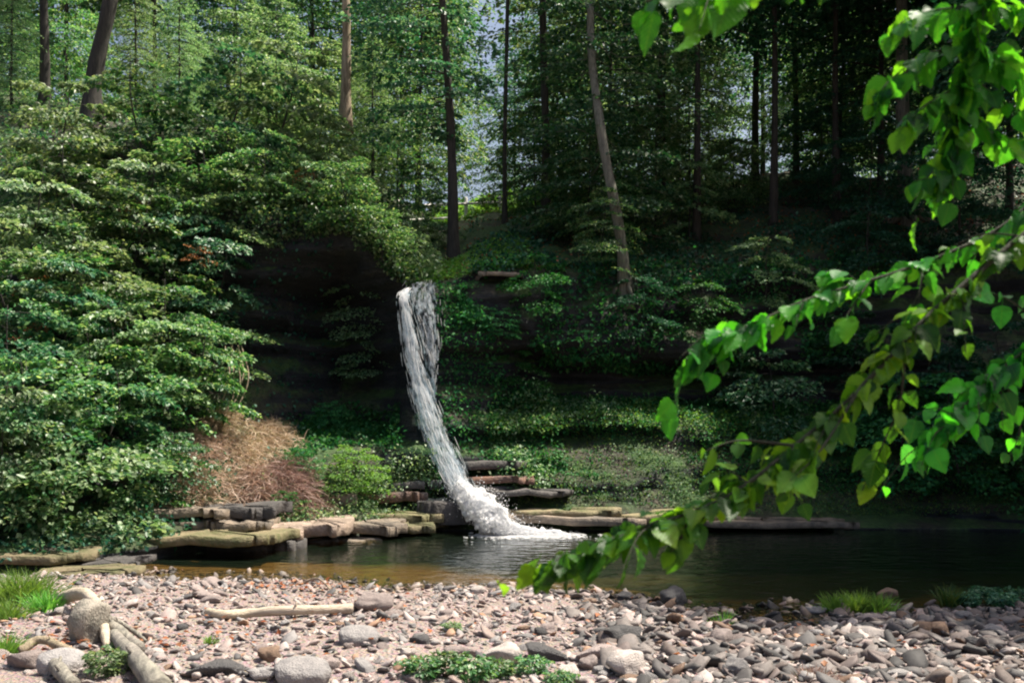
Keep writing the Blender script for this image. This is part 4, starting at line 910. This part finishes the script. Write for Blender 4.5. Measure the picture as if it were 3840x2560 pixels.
big_tree(796, 180, [(0, 0, 3), (-.1, 0, 8), (-.2, 0, 16)], .13, .1, crown(48, 5.5, 16, 3.6, 36, 200, .22), 'bark_dark', 'leaf_teal', 'thin dark trunk right of the bright gap', seed=8)
big_tree(660, 200, [(0, 0, 3), (.1, 0, 8), (.1, 0, 16)], .22, .1, crown(49, 6.5, 17, 4.0, 36, 200, .20), 'bark_dark', 'leaf_mid', 'dark trunk in shade right of the grey footed tree', seed=9)
big_tree(545, 215, [(0, 0, 3), (-.1, 0, 8), (.1, 0, 14)], .16, .1, crown(50, 6, 13, 2.4, 30, 160, .18), 'bark_dark', 'leaf_mid', 'dark trunk at the meadow edge between the two cliff trees', seed=10)
big_tree(505, 216, [(0, 0, 3), (.1, 0, 8), (.1, 0, 12)], .08, .06, crown(51, 8, 12, 1.4, 10, 120, .18), 'bark_dark', 'leaf_teal', 'slim trunk by the fence near the meadow', seed=11)

# rail fence
fe = empty('rail_fence', hill(440, 222), 'pale wooden rail fence at the meadow edge behind the fall', 'fence')
fc = np.array(fe.location); fy = float(fc[1])
posts = [P(x, 236, fy + k * .8) for k, x in enumerate((398, 431, 466, 500))]
zb = [hill(x, 216)[2] for x in (398, 431, 466, 500)]
for k, p in enumerate(posts):
    p[2] = P(0, 230 - 2 * k, p[1])[2]
    ob('fence_post', mesh('fence_post', *tube([p - fc + [0, 0, -.8], p - fc + [0, 0, 1.15], p - fc + [0, 0, 1.2]], [.09, .08, .04], 6), M['fence']), fe)
for h in (.35, .9):
    b = Bag()
    for k in range(3): b.add(*tube([posts[k] - fc + [0, -.1, h], posts[k + 1] - fc + [0, -.1, h]], [.055, .055], 6))
    ob('fence_rail', b.mesh('fence_rail', M['fence']), fe)

# ------------------------------------------------------------------ forest behind
r = np.random.RandomState(99)
def forest(px, d, pr, s, leaf, label, group, bark='bark_dark', drop=.4):
    k = int(np.argmin(np.abs(pxs - px))); c = np.interp(d, HV[k, 60:, 1], HV[k, 60:, 2])
    plant('tree', pr, ((px - 512) / F * d, d, c - drop), label, 'tree', group, s, r.uniform(0, 6.28), leaf, bark)
MID = [
 (-60, 38, 'hemlock', .6, 'leaf_yellow', 'feathery tree cut by the upper left edge'),
 (12, 36, 'hemlock', .38, 'leaf_yellow', 'feathery pale tree left of the slim dark trunk'),
 (66, 42, 'sapling_a', .8, 'leaf_mid', 'bright green sapling between the slim and leaning trunks'),
 (135, 38, 'hemlock', .42, 'leaf_yellow', 'drooping feathery tree right of the leaning trunk'),
 (180, 37, 'hemlock', .36, 'leaf_yellow', 'grey green feathery tree at the terrace edge'),
 (235, 40, 'sapling_a', .8, 'leaf_yellow', 'lime sapling in the sunlit upper left forest'),
 (276, 36, 'sapling_a', .72, 'leaf_yellow', 'sunlit yellow green sapling left of the pale trunk'),
 (322, 37, 'sapling_b', .85, 'leaf_yellow', 'sunlit sapling behind the pale straight trunk'),
 (372, 36, 'hemlock', .42, 'leaf_yellow', 'feathery yellow tree right of the pale trunk'),
 (330, 32, 'sapling_b', .5, 'leaf_yellow', 'small light tree on the cliff top below the pale trunk'),
 (368, 31.5, 'sapling_b', .62, 'leaf_yellow', 'small pale tree on the rim left of the dark straight tree'),
 (398, 38, 'sapling_a', .8, 'leaf_mid', 'green sapling left of the dark straight tree'),
 (418, 35, 'sapling_b', .6, 'leaf_teal', 'teal sapling just behind the dark straight tree'),
 (420, 46, 'maple_b', .8, 'leaf_mid', 'mid green tree behind the rail fence'),
 (560, 40, 'sapling_a', 1.0, 'leaf_teal', 'teal sapling between the cliff trees'),
 (595, 37, 'sapling_b', .95, 'leaf_teal', 'low teal sapling left of the grey footed tree'),
 (590, 33, 'sapling_b', .7, 'leaf_mid', 'light edged sapling in front of the grey footed tree'),
 (640, 45, 'sapling_a', .85, 'leaf_yellow', 'pale green sapling behind the grey footed tree'),
 (695, 41, 'hemlock', .6, 'leaf_yellow', 'pale feathery tree in the upper right forest'),
 (690, 45, 'sapling_a', 1.0, 'leaf_yellow', 'sunlit pale crown below the top hanging leaves'),
 (845, 47, 'sapling_a', 1.15, 'leaf_yellow', 'pale sapling to the right of the bright gap'),
 (842, 43, 'maple_b', .7, 'leaf_mid', 'dark tree right of the bright gap'),
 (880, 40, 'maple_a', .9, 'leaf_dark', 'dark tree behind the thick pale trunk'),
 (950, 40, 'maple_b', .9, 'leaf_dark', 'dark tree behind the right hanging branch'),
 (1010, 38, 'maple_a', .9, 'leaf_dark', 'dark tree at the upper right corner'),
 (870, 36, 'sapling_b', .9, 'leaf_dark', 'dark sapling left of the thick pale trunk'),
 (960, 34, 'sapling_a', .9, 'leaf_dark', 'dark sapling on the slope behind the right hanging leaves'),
 (575, 34, 'sapling_b', .55, 'leaf_mid', 'low layered sapling on the cliff top right of the fence'),
 (655, 36, 'sapling_b', .8, 'leaf_mid', 'layered sapling beside the grey footed tree'),
 (535, 38, 'sapling_a', .75, 'leaf_mid', 'layered green sapling in the middle of the cliff top'),
 (730, 39, 'sapling_b', .6, 'leaf_mid', 'low sapling below the bright gap at right'),
 (820, 40, 'sapling_b', .75, 'leaf_dark', 'dark low sapling under the right forest'),
 (610, 42, 'maple_b', .8, 'leaf_mid', 'broad green maple behind the grey footed tree'),
 (905, 44, 'maple_b', .9, 'leaf_mid', 'green maple deep behind the thick pale trunk'),
 (975, 46, 'maple_a', .9, 'leaf_mid', 'green maple deep behind the hanging branch'),
 (762, 58, 'maple_a', 1.0, 'leaf_yellow', 'sunlit crown hanging over the bright gap at right'),
 (508, 45, 'sapling_a', .40, 'leaf_teal', 'thin sapling before the white gap beside the dark straight tree'),
 (1060, 33, 'maple_a', .95, 'leaf_dark', 'dark tree cut by the right edge on the slope'),
]
for a in MID: forest(a[0], a[1], a[2], a[3], a[4], a[5], 'trees at the forest edge')
# unseen tall trees added right of the pool to cast shade on it
for px, d, s in [(1110, 33, 1.05), (1150, 28, 1.0), (1130, 24, .95), (1210, 22, .95), (1250, 31, 1.0), (1290, 26, .95), (1240, 18.5, .9)]:
    forest(px, d, 'maple_c', s, 'leaf_dark', 'unseen tall tree added right of the pool to cast shade', 'unseen trees added to shade the pool from the right')
for x, y in ((16.2, 17.5), (19.5, 22)):
    plant('tree', 'maple_c', (x, y, .2), 'unseen tall tree added right of the pool to cast shade', 'tree', 'unseen trees added to shade the pool from the right', .95, x, 'leaf_dark')
for px, py, sc_, lab in ((698, 236, .95, 'tall straight trunk on the dark hillside right of the grey footed tree'), (772, 222, 1.0, 'tall straight trunk in deep shade above the upper branch'), (838, 216, 1.0, 'tall straight trunk just left of the thick pale trunk')):
    plant('tree', 'maple_c', hill(px, py) - np.array([0, 0, .2]), lab, 'tree', 'tall trees added to shade the right hillside', sc_, px, 'leaf_dark')  # added so their high, unseen crowns darken the cliff and slope
plant('tree', 'sapling_b', hill(603, 274) - np.array([0, 0, .2]), 'light leafy sapling half hiding the grey footed trunk', 'tree', 'trees at the forest edge', .48, 1.0, 'leaf_mid')
k = 0
for d, step, pr in ((52, 84, 'maple_a'), (60, 80, 'maple_b'), (72, 74, 'maple_a')):
    for px in np.arange(-90, 1130, step):
        x = px + r.uniform(-18, 18)
        if 452 < x < 512 or 722 < x < 806: continue
        forest(x, d + r.uniform(-2, 3), r.choice(['maple_a', 'maple_b', 'maple_c']) if d < 70 else pr, r.uniform(.8, 1.1), r.choice(['leaf_mid', 'leaf_teal', 'leaf_yellow'] if x < 500 else ['leaf_mid', 'leaf_teal', 'leaf_yellow']), 'forest tree among the many closing the view at the back', 'forest trees at the back'); k += 1

# ------------------------------------------------------------------ overhanging foreground tree
def leaf_template():
    t = np.linspace(0, 1, 17); w = .43 * np.sin(math.pi * t ** .62) ** .8 * (1 - .35 * t ** 3); w[0] = 0; w[-1] = 0
    V = []; 
    for a, b in zip(t, w):
        for s in (-1, -.5, 0, .5, 1): V.append((s * b * (1 + .035 * (abs(s) > .9) * (-1) ** int(round(a * 16))), a - .06 * abs(s) * (1 if a < .3 else 0), .16 * abs(s) * b * 1.2 - .18 * a * a + .02 * math.sin(a * 26) * abs(s) * (abs(s) > .9)))
    V = np.array(V); T = []
    for i in range(16):
        for j in range(4): q = i * 5 + j; T += [(q, q + 1, q + 6), (q, q + 6, q + 5)]
    return V, np.array(T)
LV, LT = leaf_template(); LUV = LV[:, :2].copy()
ot = empty('overhanging_tree', (2.5, 2.3, 0), 'leafy tree with broad bright green leaves reaching in from the right', 'tree')
oc = np.array(ot.location)
ob('trunk', trunk_geo([(0, 0, -.3), (-.05, 0, 2), (.05, .05, 4.5), (0, 0, 8)], .16, .05, (), seed=3).mesh('trunk', M['bark_dark'], True), ot)
def fbranch(pts, n, L, seed, r0=.012, twigs=(), hang=.6, spread=.9, label=None):
    r = np.random.RandomState(seed); main = spline([P(*p) for p in pts], 80); b = Bag()
    root = np.array([2.5, 2.3, max(main[0][2] + .25, 1.2)])
    full = np.concatenate([spline([root, (root + main[0]) / 2 + [0, 0, .08], main[0]], 12)[:-1], main])
    b.add(*tube(full - oc, np.linspace(r0 * 1.1, r0 * .2, len(full)), 7))
    segs = [(main, n)]
    for tw, m in twigs:
        q = spline([P(*p) for p in tw], 30); b.add(*tube(q - oc, np.linspace(r0 * .5, r0 * .18, 30), 5)); segs.append((q, m))
    for k in range(max(3, n // 14)):
        i = int((k + r.rand()) / max(3, n // 14) * 72); d0 = unit(main[i + 4] - main[i]); sdv = unit(np.cross(d0, [0, 0, 1.])) * (1 if k % 2 else -1)
        dv = unit(d0 * r.uniform(.3, 1) + sdv * r.uniform(.1, .6) + np.array([0, 0, r.uniform(-.9, .45)])); ln = r.uniform(.08, .20)
        q = spline([main[i], main[i] + dv * ln * .5 + [0, 0, .01], main[i] + dv * ln - [0, 0, .03]], 14)
        b.add(*tube(q - oc, np.linspace(r0 * .3, r0 * .12, 14), 5)); segs.append((q, r.randint(4, 8)))
    br = ob('branch', b.mesh('branch', M['twig'], True), ot)
    if label: br['label'] = label
    AV = []; AT = []; AU = []; c = 0
    for path, m in segs:
        d = unit(np.gradient(path, axis=0))
        for k in range(m):
            t = (k + r.rand()) / m; i = int(t * (len(path) - 1)); sd = 1 if k % 2 else -1
            lat = unit(np.cross(d[i], [0, 0, 1.])) * sd
            ax = unit(d[i] * r.uniform(.2, .9) + lat * r.uniform(.2, 1.0) * spread + np.array([0, 0, -hang]) * r.uniform(.3, 1.5) + r.randn(3) * .25)
            nr = unit(np.array([.1, -.15, .8]) + r.randn(3) * .45); s_ = unit(np.cross(ax, nr)); nr = np.cross(s_, ax)
            l = L * r.uniform(.55, 1.2) * (1 - .25 * (t > .93)); st = path[i] + unit(ax + [0, 0, .3]) * l * r.uniform(.2, .45)
            w = LV * [1, 1, r.uniform(.4, 2.0)]
            AU.append(LUV); AV.append(st + (w[:, :1] * s_ + w[:, 1:2] * ax + w[:, 2:] * nr) * l - oc); AT.append(LT + c); c += len(LV)
            pet = np.stack([path[i], st]) - oc; tv, tt = tube(pet, [.0016, .0012], 4, False); AV.append(tv); AT.append(tt + c); c += len(tv); AU.append(np.zeros((len(tv), 2)))
    ob('leaves', mesh('leaves', np.concatenate(AV), np.concatenate(AT), M['leaf_front'], True, np.concatenate(AU)), br)
fbranch([(1080,190,2.6),(1010,245,2.55),(940,305,2.5),(905,340,2.45),(850,398,2.4),(795,445,2.35),(740,488,2.3),(690,512,2.28),(645,526,2.25),(600,544,2.22),(560,560,2.2),(545,572,2.2)], 235, .057, 1, .008,
        [([(905,340,2.45),(900,400,2.5),(880,450,2.5),(862,490,2.5)], 20), ([(860,388,2.4),(820,450,2.3),(790,480,2.25)], 9), ([(740,488,2.3),(775,470,2.4),(800,500,2.4)], 6), ([(690,512,2.28),(680,540,2.25),(662,560,2.25)], 6), ([(795,445,2.35),(740,440,2.35),(706,450,2.35)], 8)], label='long leafy branch slanting down across the pool')
fbranch([(1080,150,2.7),(1010,220,2.7),(940,256,2.65),(870,280,2.6),(810,298,2.55),(760,320,2.5),(725,335,2.5),(700,352,2.5),(690,364,2.5)], 120, .058, 2, .006,
        [([(870,280,2.6),(850,310,2.55),(838,330,2.55)], 7), ([(930,258,2.65),(915,300,2.6),(905,315,2.6)], 7)], label='upper leafy branch ending before the cliff')
fbranch([(1000,-90,2.5),(985,-20,2.5),(968,50,2.5),(958,100,2.5),(950,150,2.5),(940,190,2.5)], 170, .060, 3, .005,
        [([(975,5,2.5),(935,10,2.45),(905,20,2.4),(888,38,2.4)], 22), ([(968,45,2.5),(925,55,2.45),(890,80,2.4),(872,105,2.4)], 24), ([(960,85,2.5),(925,105,2.45),(900,130,2.4)], 18), ([(968,50,2.5),(1000,60,2.5),(1030,90,2.5)], 20), ([(975,10,2.5),(1010,0,2.5),(1040,10,2.5)], 18), ([(958,100,2.5),(990,130,2.5),(1020,140,2.5)], 18), ([(965,70,2.5),(995,95,2.5),(1024,115,2.5)], 14), ([(950,150,2.5),(930,175,2.45),(915,180,2.45)], 8)], hang=.9, label='hanging leafy branch in the upper right corner')
fbranch([(1000,-130,2.3),(900,-70,2.2),(810,-40,2.1),(740,-20,2.05),(680,-10,2.0),(645,2,2.0)], 30, .085, 4, .008, (), hang=1.0, label='leaf tips drooping from above the top edge')
fbranch([(1120,260,2.9),(1050,330,2.9),(1000,370,2.85),(950,420,2.8),(920,455,2.8)], 170, .062, 5, .007,
        [([(1050,330,2.9),(1010,300,2.9),(985,290,2.9)], 8), ([(1000,370,2.85),(1020,420,2.9),(1010,460,2.9)], 10)], label='shaded leafy branch at the right edge')

fbranch([(1320,-160,3.1),(1230,-80,3.05),(1150,-10,3.0),(1095,60,3.0)], 150, .085, 6, .010, [([(1200,-50,3.05),(1120,-80,3.0),(1070,-60,3.0)], 40), ([(1160,0,3.0),(1180,70,3.0),(1150,120,3.0)], 40), ([(1230,-80,3.05),(1260,0,3.1),(1230,80,3.1)], 40)])  # unseen branch added to shade the leaves at the right edge

# ------------------------------------------------------------------ light, sky, camera
w = bpy.data.worlds.new('World'); sc.world = w; w.use_nodes = True; nt = w.node_tree; nt.nodes.clear()
sky = nt.nodes.new('ShaderNodeTexSky'); sky.sky_type = 'NISHITA'; sky.sun_disc = False
sky.sun_elevation = math.asin(SUN[2]); sky.sun_rotation = math.atan2(SUN[0], SUN[1]); sky.air_density = 1.0; sky.dust_density = 6.0
bg = nt.nodes.new('ShaderNodeBackground'); bg.inputs['Strength'].default_value = .09
wo = nt.nodes.new('ShaderNodeOutputWorld'); nt.links.new(sky.outputs[0], bg.inputs[0]); nt.links.new(bg.outputs[0], wo.inputs[0])
l = bpy.data.lights.new('sun', 'SUN'); l.energy = 5.0; l.angle = math.radians(.5); l.color = (1, .93, .80)
lo = bpy.data.objects.new('sun', l); COL.objects.link(lo); lo.rotation_euler = Vector(-SUN).to_track_quat('-Z', 'Y').to_euler(); lo.location = (10, 10, 40)
cam = bpy.data.cameras.new('camera'); co = bpy.data.objects.new('camera', cam); COL.objects.link(co); sc.camera = co
co.location = (0, 0, CAMH); co.rotation_euler = (math.radians(90), 0, 0)
cam.sensor_width = 36; cam.lens = 36; cam.shift_y = (HZ - 341) / 1024; cam.clip_end = 2000; cam.clip_start = .05
cam.dof.use_dof = True; cam.dof.focus_distance = 16; cam.dof.aperture_fstop = 5.6
sc.view_settings.view_transform = 'Standard'; sc.view_settings.look = 'None'; sc.view_settings.exposure = 1.0; sc.view_settings.gamma = 1
c = sc.cycles; c.max_bounces = 6; c.diffuse_bounces = 2; c.glossy_bounces = 3; c.transmission_bounces = 4; c.transparent_max_bounces = 24
c.use_denoising = True; c.filter_width = 2.1; c.caustics_reflective = False; c.caustics_refractive = False
